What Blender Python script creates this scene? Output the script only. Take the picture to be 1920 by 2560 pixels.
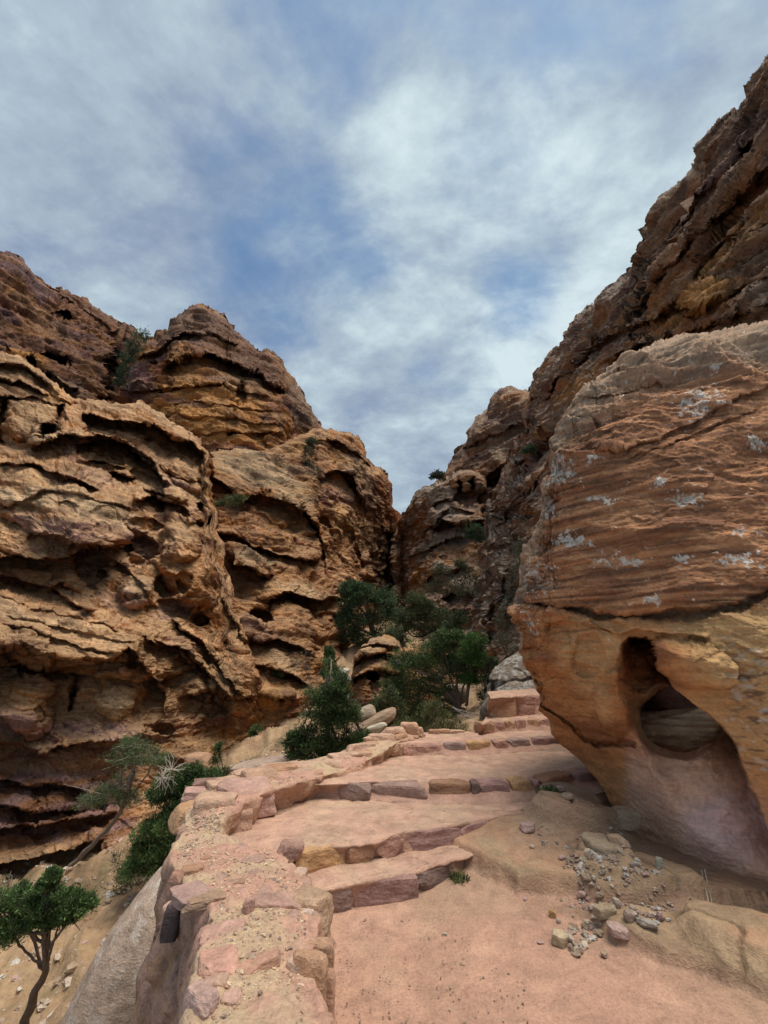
import bpy, math, random, time
import numpy as np
T0 = time.time()
R = math.radians
rnd = random.Random(7)
sc = bpy.context.scene
for o in list(bpy.data.objects):
    bpy.data.objects.remove(o)

# ------------------------------------------------------------------ camera
F = 1000.0                      # focal length in photograph pixels (1920 x 2560)
PITCH = math.atan(0.38)
CP, SP = math.cos(PITCH), math.sin(PITCH)
CAMZ = 1.6
cam_d = bpy.data.cameras.new('camera')
cam = bpy.data.objects.new('camera', cam_d)
sc.collection.objects.link(cam)
cam.location = (0, 0, CAMZ)
cam.rotation_euler = (math.pi / 2 + PITCH, 0, 0)
cam_d.sensor_fit = 'VERTICAL'
cam_d.sensor_height = 36.0
cam_d.lens = 36.0 * F / 2560.0
cam_d.clip_start = 0.05
cam_d.clip_end = 3000
sc.camera = cam
sc.render.resolution_x = 768
sc.render.resolution_y = 1024
sc.view_settings.view_transform = 'Standard'
sc.view_settings.look = 'None'
sc.view_settings.exposure = 0.35
sc.view_settings.gamma = 1.0
sc.view_settings.use_curve_mapping = False

# ------------------------------------------------------------------ world
SUN_DIR = (0.26, -0.16, 0.95)
w = bpy.data.worlds.new('World'); sc.world = w
w.use_nodes = True
nt = w.node_tree; nt.nodes.clear()
def nd(tree, typ, **kw):
    n = tree.nodes.new(typ)
    for k, v in kw.items():
        if k == 'inp':
            for a, b in v.items():
                n.inputs[a].default_value = b
        else:
            setattr(n, k, v)
    return n
def lk(tree, a, b): tree.links.new(a, b)
def math_(tree, op, a, b=None, c=None, clamp=False):
    n = tree.nodes.new('ShaderNodeMath'); n.operation = op; n.use_clamp = clamp
    for i, v in enumerate((a, b, c)):
        if v is None: continue
        if isinstance(v, (int, float)): n.inputs[i].default_value = v
        else: tree.links.new(v, n.inputs[i])
    return n.outputs[0]
def ramp(tree, fac, pts, interp='LINEAR'):
    n = tree.nodes.new('ShaderNodeValToRGB'); n.color_ramp.interpolation = interp
    e = n.color_ramp.elements
    while len(e) < len(pts): e.new(0.5)
    for el, (p, c) in zip(e, pts):
        el.position = p; el.color = (c if len(c) == 4 else (*c, 1))
    tree.links.new(fac, n.inputs[0])
    return n.outputs[0]
def mixc(tree, fac, a, b, mode='MIX'):
    n = tree.nodes.new('ShaderNodeMix'); n.data_type = 'RGBA'; n.blend_type = mode
    if isinstance(fac, (int, float)): n.inputs[0].default_value = fac
    else: tree.links.new(fac, n.inputs[0])
    for v, i in ((a, 6), (b, 7)):
        if isinstance(v, (tuple, list)): n.inputs[i].default_value = (*v[:3], 1)
        else: tree.links.new(v, n.inputs[i])
    return n.outputs[2]

sky = nd(nt, 'ShaderNodeTexSky', sky_type='NISHITA', sun_disc=False)
sky.sun_elevation = math.asin(SUN_DIR[2] / math.sqrt(sum(v * v for v in SUN_DIR)))
sky.sun_rotation = math.atan2(SUN_DIR[0], SUN_DIR[1])
sky.air_density = 1.0; sky.dust_density = 1.0; sky.ozone_density = 1.0
tc = nd(nt, 'ShaderNodeTexCoord')
sep = nd(nt, 'ShaderNodeSeparateXYZ'); lk(nt, tc.outputs['Generated'], sep.inputs[0])
zz = math_(nt, 'ADD', math_(nt, 'MAXIMUM', sep.outputs[2], 0.0), 0.32)
u = math_(nt, 'DIVIDE', sep.outputs[0], zz)
v = math_(nt, 'DIVIDE', sep.outputs[1], zz)
comb = nd(nt, 'ShaderNodeCombineXYZ'); lk(nt, u, comb.inputs[0]); lk(nt, v, comb.inputs[1])
def skynoise(scale, detail, rough, dist, loc, stretch=(1, 1, 1), rot=0):
    m = nd(nt, 'ShaderNodeMapping'); m.inputs['Location'].default_value = loc
    m.inputs['Scale'].default_value = stretch; m.inputs['Rotation'].default_value = (0, 0, rot)
    lk(nt, comb.outputs[0], m.inputs[0])
    n = nd(nt, 'ShaderNodeTexNoise', inp={'Scale': scale, 'Detail': detail, 'Roughness': rough, 'Distortion': dist})
    lk(nt, m.outputs[0], n.inputs[0]); return n.outputs[0]
def dirmask(px, py, inner, outer):      # soft round patch of the sky about one direction
    xc, yc = (px - 960) / F, (1280 - py) / F
    d = np.array([xc, CP - yc * SP, SP + yc * CP]); d /= np.linalg.norm(d)
    vm = nd(nt, 'ShaderNodeVectorMath', operation='DOT_PRODUCT')
    lk(nt, tc.outputs['Generated'], vm.inputs[0]); vm.inputs[1].default_value = tuple(d)
    mr = nd(nt, 'ShaderNodeMapRange', interpolation_type='SMOOTHSTEP')
    lk(nt, vm.outputs['Value'], mr.inputs[0])
    mr.inputs[1].default_value = math.cos(R(outer)); mr.inputs[2].default_value = math.cos(R(inner))
    return mr.outputs[0]
n1 = skynoise(1.3, 9, 0.60, 0.25, (3.1, 1.7, 0), (0.9, 1.25, 1), 0.25)
n2 = skynoise(3.6, 9, 0.60, 0.2, (7.3, 2.2, 0), (0.9, 1.3, 1), 0.4)
n3 = skynoise(0.6, 3, 0.5, 0.2, (1.3, 5.2, 0))
dens = math_(nt, 'ADD', math_(nt, 'MULTIPLY', n1, 0.70), math_(nt, 'MULTIPLY', n2, 0.50))
hole = math_(nt, 'ADD', math_(nt, 'MULTIPLY', dirmask(800, 700, 0, 13), 0.15), math_(nt, 'MULTIPLY', dirmask(1290, 760, 0, 6), 0.12))
hole = math_(nt, 'ADD', hole, math_(nt, 'MULTIPLY', dirmask(620, 860, 0, 12), 0.10))
hole = math_(nt, 'ADD', hole, math_(nt, 'MULTIPLY', dirmask(900, 120, 0, 26), 0.05))
dens = math_(nt, 'SUBTRACT', dens, hole)
cover = nd(nt, 'ShaderNodeMapRange', interpolation_type='SMOOTHSTEP'); lk(nt, dens, cover.inputs[0])
cover.inputs[1].default_value = 0.36; cover.inputs[2].default_value = 0.60
n4 = skynoise(9.0, 7, 0.6, 0.15, (2.3, 8.2, 0), (0.9, 1.3, 1), 0.4)
bright = math_(nt, 'ADD', math_(nt, 'MULTIPLY', n2, 1.15), math_(nt, 'MULTIPLY', n3, 0.35))
bright = math_(nt, 'ADD', bright, math_(nt, 'MULTIPLY', math_(nt, 'SUBTRACT', n4, 0.5), 0.5))
bright = math_(nt, 'SUBTRACT', bright, 0.08)
bright = math_(nt, 'ADD', bright, math_(nt, 'MULTIPLY', dirmask(1560, 560, 0, 36), 0.13))
bright = math_(nt, 'ADD', bright, math_(nt, 'MULTIPLY', dirmask(1150, 1000, 0, 30), 0.10))
cloudcol = ramp(nt, bright, [(0.40, (0.185, 0.245, 0.345)), (0.60, (0.26, 0.325, 0.42)), (0.78, (0.35, 0.435, 0.50)), (1.0, (0.53, 0.63, 0.665))])
SKY_STRENGTH = 0.12
blue = mixc(nt, 1.0, sky.outputs[0], (0.70, 0.92, 1.0), 'MULTIPLY')
cs = nd(nt, 'ShaderNodeVectorMath', operation='SCALE'); lk(nt, cloudcol, cs.inputs[0]); cs.inputs[3].default_value = 1.0 / SKY_STRENGTH
cv = math_(nt, 'ADD', math_(nt, 'MULTIPLY', cover.outputs[0], 0.78), 0.22)
skycol = mixc(nt, cv, blue, cs.outputs[0])
bg = nd(nt, 'ShaderNodeBackground'); lk(nt, skycol, bg.inputs[0]); bg.inputs[1].default_value = SKY_STRENGTH
wo = nd(nt, 'ShaderNodeOutputWorld'); lk(nt, bg.outputs[0], wo.inputs[0])

sun_d = bpy.data.lights.new('sun', 'SUN'); sun_d.energy = 3.2; sun_d.angle = R(38); sun_d.color = (1.0, 0.93, 0.84)
sun = bpy.data.objects.new('sun', sun_d); sc.collection.objects.link(sun)
from mathutils import Vector
sun.rotation_euler = Vector(SUN_DIR).to_track_quat('Z', 'Y').to_euler()

# ------------------------------------------------------------------ noise
G3 = np.array([[1,1,0],[-1,1,0],[1,-1,0],[-1,-1,0],[1,0,1],[-1,0,1],[1,0,-1],[-1,0,-1],
               [0,1,1],[0,-1,1],[0,1,-1],[0,-1,-1],[1,1,0],[0,-1,1],[-1,1,0],[0,-1,-1]], dtype=np.float32)
def _h(ix, iy, iz, seed):
    h = (ix * np.uint32(374761393)) ^ (iy * np.uint32(668265263)) ^ (iz * np.uint32(2147483647 - 58131)) ^ np.uint32((seed * 144665) & 0xffffffff)
    h = (h ^ (h >> np.uint32(13))) * np.uint32(1274126177)
    h = h ^ (h >> np.uint32(16)); h = h * np.uint32(2246822519); return h ^ (h >> np.uint32(15))
def perlin(x, y, z, seed=0):
    x = np.asarray(x, np.float32); y = np.asarray(y, np.float32); z = np.asarray(z, np.float32)
    x, y, z = np.broadcast_arrays(x, y, z)
    xi = np.floor(x); yi = np.floor(y); zi = np.floor(z)
    fx, fy, fz = x - xi, y - yi, z - zi
    ix, iy, iz = (a.astype(np.int64).astype(np.uint32) for a in (xi, yi, zi))
    ux = fx * fx * fx * (fx * (fx * 6 - 15) + 10); uy = fy * fy * fy * (fy * (fy * 6 - 15) + 10); uz = fz * fz * fz * (fz * (fz * 6 - 15) + 10)
    def c(dx, dy, dz):
        g = G3[_h(ix + np.uint32(dx), iy + np.uint32(dy), iz + np.uint32(dz), seed) & np.uint32(15)]
        return g[..., 0] * (fx - dx) + g[..., 1] * (fy - dy) + g[..., 2] * (fz - dz)
    a = c(0,0,0); b = c(1,0,0); a = a + ux * (b - a)
    b = c(0,1,0); d = c(1,1,0); b = b + ux * (d - b); a = a + uy * (b - a)
    e = c(0,0,1); f = c(1,0,1); e = e + ux * (f - e)
    g = c(0,1,1); h = c(1,1,1); g = g + ux * (h - g); e = e + uy * (g - e)
    return a + uz * (e - a)
def fbm(x, y, z, oct=4, seed=0, gain=0.5, lac=2.03, ridged=False):
    s = 0; a = 1.0; n = 0
    for k in range(oct):
        p = perlin(x, y, z, seed + k * 17)
        if ridged: p = 0.5 - np.abs(p) * 1.6
        s = s + a * p; n += a; a *= gain
        x = x * lac + 13.7; y = y * lac + 5.1; z = z * lac + 9.3
    return s / n
def worley(x, y, z, seed=0):
    x = np.asarray(x, np.float32); y = np.asarray(y, np.float32); z = np.asarray(z, np.float32)
    xi = np.floor(x); yi = np.floor(y); zi = np.floor(z)
    fx, fy, fz = x - xi, y - yi, z - zi
    ix, iy, iz = (a.astype(np.int64).astype(np.uint32) for a in (xi, yi, zi))
    best = np.full(x.shape, 9.0, np.float32); cid = np.zeros(x.shape, np.float32)
    for dx in (-1, 0, 1):
        for dy in (-1, 0, 1):
            for dz in (-1, 0, 1):
                h = _h(ix + np.uint32(dx & 0xffffffff), iy + np.uint32(dy & 0xffffffff), iz + np.uint32(dz & 0xffffffff), seed)
                jx = (h & np.uint32(1023)).astype(np.float32) / 1023; jy = ((h >> np.uint32(10)) & np.uint32(1023)).astype(np.float32) / 1023
                jz = ((h >> np.uint32(20)) & np.uint32(1023)).astype(np.float32) / 1023
                d = (dx + jx - fx) ** 2 + (dy + jy - fy) ** 2 + (dz + jz - fz) ** 2
                m = d < best
                best = np.where(m, d, best); cid = np.where(m, jx, cid)
    return np.sqrt(best), cid
def ss(a, b, x):
    t = np.clip((x - a) / (b - a), 0, 1); return t * t * (3 - 2 * t)
def mixv(a, b, m): return a + (b - a) * m[..., None]

# ------------------------------------------------------------------ where a pixel's ray goes
def ray(px, py):
    xc = (np.asarray(px, float) - 960) / F; yc = (1280 - np.asarray(py, float)) / F
    return np.stack(np.broadcast_arrays(xc, CP - yc * SP, SP + yc * CP), -1)
def at(px, py, t):
    p = ray(px, py) * np.asarray(t, float)[..., None] if np.ndim(t) else ray(px, py) * t
    p = p.copy(); p[..., 2] += CAMZ; return p
def onz(px, py, z):
    r = ray(px, py); t = (z - CAMZ) / r[..., 2]
    return at(px, py, t)
def topix(P):
    P = np.asarray(P, float); w_ = P[..., 2] - CAMZ
    d = P[..., 1] * CP + w_ * SP; u_ = -P[..., 1] * SP + w_ * CP
    return 960 + F * P[..., 0] / d, 1280 - F * u_ / d, d

# ------------------------------------------------------------------ objects
def tag(o, label=None, cat=None, group=None, kind=None):
    if label: o['label'] = label
    if cat: o['category'] = cat
    if group: o['group'] = group
    if kind: o['kind'] = kind
    return o
def mesh_np(name, V, Fc, mat, col=None, parent=None, smooth=True):
    V = np.asarray(V, np.float32).reshape(-1, 3); Fc = np.asarray(Fc, np.int32)
    k = Fc.shape[1]
    me = bpy.data.meshes.new(name)
    me.vertices.add(len(V)); me.vertices.foreach_set('co', V.ravel())
    me.loops.add(Fc.size); me.loops.foreach_set('vertex_index', Fc.ravel())
    me.polygons.add(len(Fc)); me.polygons.foreach_set('loop_start', np.arange(0, Fc.size, k, dtype=np.int32))
    me.polygons.foreach_set('loop_total', np.full(len(Fc), k, np.int32))
    me.polygons.foreach_set('use_smooth', np.full(len(Fc), smooth))
    me.update(calc_edges=True)
    if col is not None:
        c = np.ones((len(V), 4), np.float32); c[:, :3] = np.clip(np.asarray(col).reshape(-1, 3), 0.004, 0.85)
        a = me.color_attributes.new('Col', 'FLOAT_COLOR', 'POINT'); a.data.foreach_set('color', c.ravel())
    me.materials.append(mat)
    o = bpy.data.objects.new(name, me); sc.collection.objects.link(o)
    if parent is not None: o.parent = parent
    return o
def empty(name, loc=(0, 0, 0)):
    o = bpy.data.objects.new(name, None); sc.collection.objects.link(o); o.location = loc
    o.empty_display_size = 0.1
    return o
def adopt(child, parent):      # parent without moving the child (parents here are never rotated)
    child.parent = parent
    child.location = child.location - parent.location
def grid_faces(nr, nc, closed=False):
    i = np.arange(nr - 1)[:, None]; j = np.arange(nc - 1)[None, :]
    a = i * nc + j
    f = np.stack([a, a + 1, a + nc + 1, a + nc], -1).reshape(-1, 4)
    if closed:
        j = np.arange(nc - 1); a = (nr - 1) * nc + j
        f = np.concatenate([f, np.stack([a, a + 1, j + 1, j], -1)])
    return f
def gnormals(P):
    du = np.gradient(P, axis=1); dv = np.gradient(P, axis=0)
    n = np.cross(dv, du); l = np.linalg.norm(n, axis=-1, keepdims=True); n /= np.maximum(l, 1e-9)
    c = P - np.array([0, 0, CAMZ])
    s = np.sign(-(n * c).sum(-1, keepdims=True)); s[s == 0] = 1
    return n * s

# ------------------------------------------------------------------ materials
def rock_mat(name, fine=30.0, bump=0.02, strata=0.0, rough=0.9, var=0.5, mid=6.0, bumpmid=0.0, speck=0.0):
    m = bpy.data.materials.new(name); m.use_nodes = True; t = m.node_tree; t.nodes.clear()
    out = nd(t, 'ShaderNodeOutputMaterial'); b = nd(t, 'ShaderNodeBsdfPrincipled')
    lk(t, b.outputs[0], out.inputs[0]); b.inputs['Roughness'].default_value = rough
    b.inputs['Specular IOR Level'].default_value = 0.15
    geo = nd(t, 'ShaderNodeNewGeometry')
    at_ = nd(t, 'ShaderNodeVertexColor', layer_name='Col')
    def noi(sc_, det, ro, mp=(1, 1, 1), dist=0.0):
        mm = nd(t, 'ShaderNodeMapping'); mm.inputs['Scale'].default_value = mp
        lk(t, geo.outputs['Position'], mm.inputs[0])
        n = nd(t, 'ShaderNodeTexNoise', inp={'Scale': sc_, 'Detail': det, 'Roughness': ro, 'Distortion': dist})
        lk(t, mm.outputs[0], n.inputs[0]); return n.outputs[0]
    a = noi(fine, 6, 0.65); c = noi(mid, 6, 0.6, (1, 1, 2.2), 0.5)
    f = math_(t, 'ADD', math_(t, 'MULTIPLY', a, 0.5), math_(t, 'MULTIPLY', c, 0.5))
    lo, hi = 1 - var, 1 + var
    mult = ramp(t, f, [(0.32, (lo, lo, lo)), (0.5, (1, 1, 1)), (0.68, (hi, hi, hi * 0.97))])
    # ramps clamp nothing above one in colour, so scale after
    col = mixc(t, 1.0, at_.outputs[0], mult, 'MULTIPLY')
    h = math_(t, 'MULTIPLY', a, 1.0)
    if speck:
        vo = nd(t, 'ShaderNodeTexVoronoi', inp={'Scale': fine * 3.0, 'Randomness': 1.0}); lk(t, geo.outputs['Position'], vo.inputs[0])
        sp = ramp(t, vo.outputs['Distance'], [(0.10, (1, 1, 1)), (0.22, (0, 0, 0))])
        vc = nd(t, 'ShaderNodeSeparateColor'); lk(t, vo.outputs['Color'], vc.inputs[0])
        pick = math_(t, 'MULTIPLY', math_(t, 'GREATER_THAN', vc.outputs[0], 0.72), sp)
        col = mixc(t, math_(t, 'MULTIPLY', pick, speck), col, (0.50, 0.42, 0.33))
        h = math_(t, 'ADD', h, math_(t, 'MULTIPLY', pick, 0.3))
    if strata:
        s = noi(mid * 0.5, 5, 0.6, (0.35, 0.35, 5.0), 0.3)
        h = math_(t, 'ADD', h, math_(t, 'MULTIPLY', s, strata))
        col = mixc(t, 1.0, col, ramp(t, s, [(0.3, (0.80, 0.77, 0.74)), (0.5, (1, 1, 1)), (0.7, (1.12, 1.10, 1.06))]), 'MULTIPLY')
    lk(t, col, b.inputs['Base Color'])
    bp = nd(t, 'ShaderNodeBump', inp={'Strength': 1.0, 'Distance': bump}); lk(t, h, bp.inputs['Height'])
    if bumpmid:
        bp2 = nd(t, 'ShaderNodeBump', inp={'Strength': 1.0, 'Distance': bumpmid}); lk(t, c, bp2.inputs['Height'])
        lk(t, bp2.outputs[0], bp.inputs['Normal'])
    lk(t, bp.outputs[0], b.inputs['Normal'])
    return m
M_far = rock_mat('weathered_far_rock', fine=5.5, bump=0.30, strata=0.9, var=0.45, mid=1.2, bumpmid=0.45)
M_mid = rock_mat('weathered_rock', fine=11, bump=0.14, strata=0.9, var=0.45, mid=2.2, bumpmid=0.20)
M_near = rock_mat('sandstone_close', fine=38, bump=0.014, strata=0.5, var=0.32, mid=6, bumpmid=0.02)
M_stone = rock_mat('cut_stone', fine=50, bump=0.012, var=0.40, mid=9, bumpmid=0.018)
M_sand = rock_mat('sandy_mortar', fine=60, bump=0.009, var=0.34, mid=7, bumpmid=0.022, speck=0.45)
M_mortar = rock_mat('pebbly_mortar', fine=55, bump=0.012, var=0.38, mid=12, bumpmid=0.016, speck=0.9)

# palette: the stones' own colours
TAN = np.array([0.44, 0.29, 0.165]); ORANGE = np.array([0.40, 0.20, 0.085]); RUST = np.array([0.26, 0.115, 0.055])
DARK = np.array([0.115, 0.075, 0.055]); PURPLE = np.array([0.25, 0.155, 0.15]); CREAM = np.array([0.60, 0.48, 0.33])
OCHRE = np.array([0.55, 0.30, 0.125]); GREY = np.array([0.30, 0.26, 0.215]); PINK = np.array([0.50, 0.28, 0.20]); SAND = np.array([0.52, 0.29, 0.18])
WHITE = np.array([0.68, 0.63, 0.55]); MAUVE = np.array([0.42, 0.29, 0.28])

# ------------------------------------------------------------------ interpolating sparse depths
def tps(ctrl, px, py):
    c = np.array(ctrl, float); X = c[:, :2] / 1000.0; y = np.log(c[:, 2])
    def U(r2): return 0.5 * r2 * np.log(np.maximum(r2, 1e-12))
    n = len(c); D = ((X[:, None] - X[None]) ** 2).sum(-1)
    A = np.zeros((n + 3, n + 3)); A[:n, :n] = U(D) + 0.002 * np.eye(n); A[:n, n] = 1; A[:n, n + 1:] = X
    A[n:, :n] = A[:n, n:].T
    wgt = np.linalg.solve(A, np.concatenate([y, [0, 0, 0]]))
    sx, sy = px / 1000.0, py / 1000.0
    out = wgt[n] + wgt[n + 1] * sx + wgt[n + 2] * sy
    for i in range(n): out = out + wgt[i] * U((sx - X[i, 0]) ** 2 + (sy - X[i, 1]) ** 2)
    return out
def features(px, py, feats, g=1.0, cg=1.0):
    """relief authored on a face: returns change of log depth"""
    L = np.zeros_like(px)
    for f in feats:
        k = f[0]
        if k in ('cave', 'bulge'):
            _, cx, cy, rx, ry, rot, amt = f[:7]
            edge = f[7] if len(f) > 7 else 0.5
            a = R(rot); dx, dy = px - cx, py - cy
            q = ((dx * math.cos(a) + dy * math.sin(a)) / rx) ** 2 + ((-dx * math.sin(a) + dy * math.cos(a)) / ry) ** 2
            if k == 'cave': L += amt * cg * ss(0, edge, 1 - q)
            else: L -= amt * np.sqrt(np.clip(1 - q, 0, 1))
        elif k == 'ledge':
            _, pts, up, wu, dn, wd = f[:6]
            xs = [p[0] for p in pts]; ys = [p[1] for p in pts]
            yl = np.interp(px, xs, ys); d = yl - py
            tap = ss(xs[0], xs[0] + 25, px) * (1 - ss(xs[-1] - 25, xs[-1], px))
            if len(f) > 6: tap = ss(xs[0], xs[0] + f[6], px) * (1 - ss(xs[-1] - f[6], xs[-1], px))
            s = ss(-2.5, 2.5, d)
            L += tap * (-up * np.exp(-np.maximum(d, 0) / wu) * s + dn * np.exp(-np.maximum(-d, 0) / wd) * (1 - s))
        elif k == 'vcrack':
            _, pts, amt, wdt = f
            ys = [p[1] for p in pts]; xs = [p[0] for p in pts]
            xl = np.interp(py, ys, xs); m = (py > ys[0]) & (py < ys[-1])
            L += amt * np.exp(-((px - xl) / wdt) ** 2) * m
        elif k == 'hcrack':
            _, pts, amt, wdt = f
            ys = [p[1] for p in pts]; xs = [p[0] for p in pts]
            yl = np.interp(px, xs, ys); m = (px > xs[0]) & (px < xs[-1])
            L += amt * np.exp(-((py - yl) / wdt) ** 2) * m
    return L * g
def paints(col, px, py, lst, wob):
    for (cx, cy, rx, ry, rot, c, amt) in lst:
        a = R(rot); dx, dy = px - cx, py - cy
        q = np.sqrt(((dx * math.cos(a) + dy * math.sin(a)) / rx) ** 2 + ((-dx * math.sin(a) + dy * math.cos(a)) / ry) ** 2)
        m = amt * (1 - ss(0.6, 1.15, q + wob * 0.8))
        col = mixv(col, np.asarray(c, float), m)
    return col

def strata_disp(P, s, seed, beds=0.5, amp=1.0, warp=1.0, tilt=(0.0, 0.0)):
    """bedding relief in metres: overhanging beds, lobes and fine laminae"""
    x, y, z = P[..., 0] / s, P[..., 1] / s, P[..., 2] / s
    zw = z + tilt[0] * x + tilt[1] * y + warp * (0.9 * perlin(x * 0.22, y * 0.22, z * 0.30, seed) + 0.25 * perlin(x * 0.8, y * 0.8, z * 0.9, seed + 1))
    d = 0
    for k, (fr, am, sd) in enumerate(((0.45, 0.55, 2), (1.1, 0.34, 3), (2.6, 0.15, 4), (6.0, 0.055, 5))):
        q = zw * fr + 0.45 * perlin(x * fr * .35, y * fr * .35, zw * fr * 0.7, seed + sd)
        fr_ = q - np.floor(q)
        cell = perlin(np.floor(q) * 7.13 + 0.37, x * fr * 0.25, y * fr * 0.25, seed + sd + 30)
        prof = ss(0.0, 0.16, fr_) * (1 - 0.75 * fr_ ** 1.6)      # sharp underside, sloping top
        gate = ss(-0.35, 0.35, perlin(x * fr * 0.45, y * fr * 0.45, zw * fr * 0.45, seed + sd + 60) + 0.12)
        d = d + am * (prof * (0.55 + 0.9 * gate) + 0.9 * cell)
    return d * beds * s * amp, zw
def region(name, top, bot, nx, ny, ctrl, feats=(), paint=(), seed=1, s=1.0, amp=1.0, lob=0.5, beds=0.45, mat=None, thick=6.0, drop=1.0,
           edge=(30, 0.06), pal=None, xr=None, warp_px=7, kback=14, xpow=None, pits=0.0, pit_s=1.0, fine=0.05, tfun=None, pale=0.5, tilt=(0, 0), colfun=None, ragged=4.0, closed_back=None, pit_mask=None, flat=0.35, rough_top=None, strwarp=1.0, fgain=1.0, facet=0.10, cgain=1.0, varnish=.5, sat=1.17):
    x0, x1 = xr if xr else (top[0][0], top[-1][0])
    uu = np.linspace(0, 1, nx)
    if xpow: uu = uu ** xpow
    xs = x0 + (x1 - x0) * uu
    yt = np.interp(xs, [p[0] for p in top], [p[1] for p in top]); yb = np.interp(xs, [p[0] for p in bot], [p[1] for p in bot])
    rg = fbm(xs / 14.0, 0.5, 0.5 + seed, 4, seed) * 2.0
    sl_ = np.abs(np.gradient(yt) / np.maximum(np.gradient(xs), 1e-6))
    yt0 = yt.copy()
    yt = yt + rg * ragged * (1 + np.minimum(sl_, 5)) * np.clip((yb - yt) / 60, 0, 1)
    vv = np.linspace(0, 1, ny)[:, None]
    PX = np.broadcast_to(xs, (ny, nx)).copy(); PY = yt[None] + (yb - yt)[None] * vv
    wx = fbm(PX / 60, PY / 60, seed, 3, seed + 5) * warp_px * 2.2 + perlin(PX / 14, PY / 14, seed, seed + 8) * warp_px * .5
    wy = fbm(PX / 60, PY / 60, seed + 9, 3, seed + 6) * warp_px * 2.2 + perlin(PX / 14, PY / 14, seed + 3, seed + 9) * warp_px * .5
    stp = ss(1.2, 2.5, sl_)
    for _ in range(6): stp[1:-1] = (stp[:-2] + stp[2:] + 2 * stp[1:-1]) / 4
    PX = PX + stp[None] * ragged * (2.2 * perlin(PY / 48, .3, seed, seed + 3) + 1.2 * perlin(PY / 15, .7, seed, seed + 4)) * 2
    lt = tps(ctrl, PX, PY) if tfun is None else tfun(PX, PY)
    base_t = np.exp(lt)
    lt = lt + features(PX + wx, PY + wy, feats, fgain, cgain)
    slope = np.abs(np.gradient(yt0) / np.maximum(np.gradient(xs), 1e-6)); cs_ = 1 / np.sqrt(1 + np.minimum(slope, 6) ** 2)
    for _ in range(8): cs_[1:-1] = (cs_[:-2] + cs_[2:] + 2 * cs_[1:-1]) / 4
    e = np.maximum(PY - yt0[None], 0) * cs_[None] + .5 * wx
    er = np.clip(1 - e / edge[0], 0, 1); lt = lt + edge[1] * (1 - np.sqrt(np.maximum(1 - er ** 2, 0)))
    P = at(PX, PY, np.exp(lt))
    # back of the mass
    bd = ray(xs, yt); bd = bd.copy(); bd[:, 2] = 0; bd /= np.linalg.norm(bd, axis=1, keepdims=True)
    if closed_back is None:
        rows = []
        for k in range(kback, 0, -1):
            q = (k / kback) ** 1.6
            r_ = P[0] + bd * thick * q; r_[:, 2] -= drop * thick * q ** 1.5
            rows.append(r_)
        P = np.concatenate([np.array(rows), P])
        pad = kback
    else:
        th = closed_back(uu)[:, None]; rows = []
        for k in range(kback, 0, -1):
            q = k / (kback + 1); sdir = bd * th * math.sin(math.pi * q)
            rows.append(P[0] * (1 - q) + P[-1] * q + sdir)
        P = np.concatenate([np.array(rows), P]); pad = kback
    pe = lambda a: np.concatenate([np.repeat(a[:1], pad, 0), a])
    PXf, PYf, tf, wxf, wyf = pe(PX), pe(PY), pe(base_t), pe(wx), pe(wy)
    N = gnormals(P)
    N[:pad] = N[pad]
    # smoother direction of displacement
    Nd = N.copy()
    for _ in range(6):
        Nd[1:-1] = (Nd[:-2] + Nd[2:] + 2 * Nd[1:-1]) / 4; Nd[:, 1:-1] = (Nd[:, :-2] + Nd[:, 2:] + 2 * Nd[:, 1:-1]) / 4
    Nd[..., 2] *= flat; Nd /= np.maximum(np.linalg.norm(Nd, axis=-1, keepdims=True), 1e-6)
    x, y, z = P[..., 0], P[..., 1], P[..., 2]
    d, zw = strata_disp(P, s, seed, beds=beds, amp=amp, tilt=tilt, warp=strwarp)
    d = d + lob * s * (fbm(x / (3.2 * s), y / (3.2 * s), zw / 2.0, 4, seed + 40, gain=.42, ridged=True) * 1.6)
    d = d + fine * s * fbm(x / (0.30 * s), y / (0.30 * s), z / (0.16 * s), 4, seed + 50, gain=0.6, ridged=True)
    # broken blocks: sharp-edged cells lying along the beds
    for q, (fs, fa) in enumerate(((1.5, 1.0), (.55, .5), (.22, .25))):
        wxx = .35 * fs * s * fbm(x / (fs * s), y / (fs * s), z / (fs * s), 3, seed + 120 + q)
        W, cid = worley((x + wxx) / (fs * s * 1.3), (y + wxx) / (fs * s * 1.3), (z + wxx * .6 + (zw * s - z) * .4) / (fs * s * .45), seed + 130 + q)
        gate = ss(-.15, .2, perlin(x / (5 * s), y / (5 * s), z / (3 * s), seed + 135 + q))
        d = d + facet * s * fa * (cid * 1.6 - .8 - .5 * W) * (.35 + .65 * gate)
    pitm = np.zeros_like(x)
    if pits:
        for q, (ps, pa) in enumerate(((1.0, 1.0), (0.42, 0.45))):
            W, cid = worley(x / (pit_s * ps), y / (pit_s * ps), z / (pit_s * ps * .62), seed + 70 + q)
            g = ss(0.0, 0.25, perlin(x / (4 * pit_s), y / (4 * pit_s), z / (3 * pit_s), seed + 71 + q) + (pit_mask if pit_mask is not None else 0.05))
            p_ = (1 - ss(0.18, 0.46, W)) * g * (cid > 0.35)
            d = d - pits * pa * p_; pitm = np.maximum(pitm, p_)
    d = d - np.mean(d[pad:])
    d[pad:] *= .45 + .55 * ss(0, edge[0], np.maximum(e, 0)); d[:pad] *= .45
    if rough_top is not None: d = d * rough_top(PXf, PYf)
    d[:pad] *= np.linspace(0.3, 1, pad)[:, None] if closed_back is None else 1
    P = P + Nd * d[..., None]
    N2 = gnormals(P)
    # rock colour: beds, blotches, patina, and paler tops with overhead light painted in
    pal = pal or [TAN, ORANGE, RUST, CREAM * .8]
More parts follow.
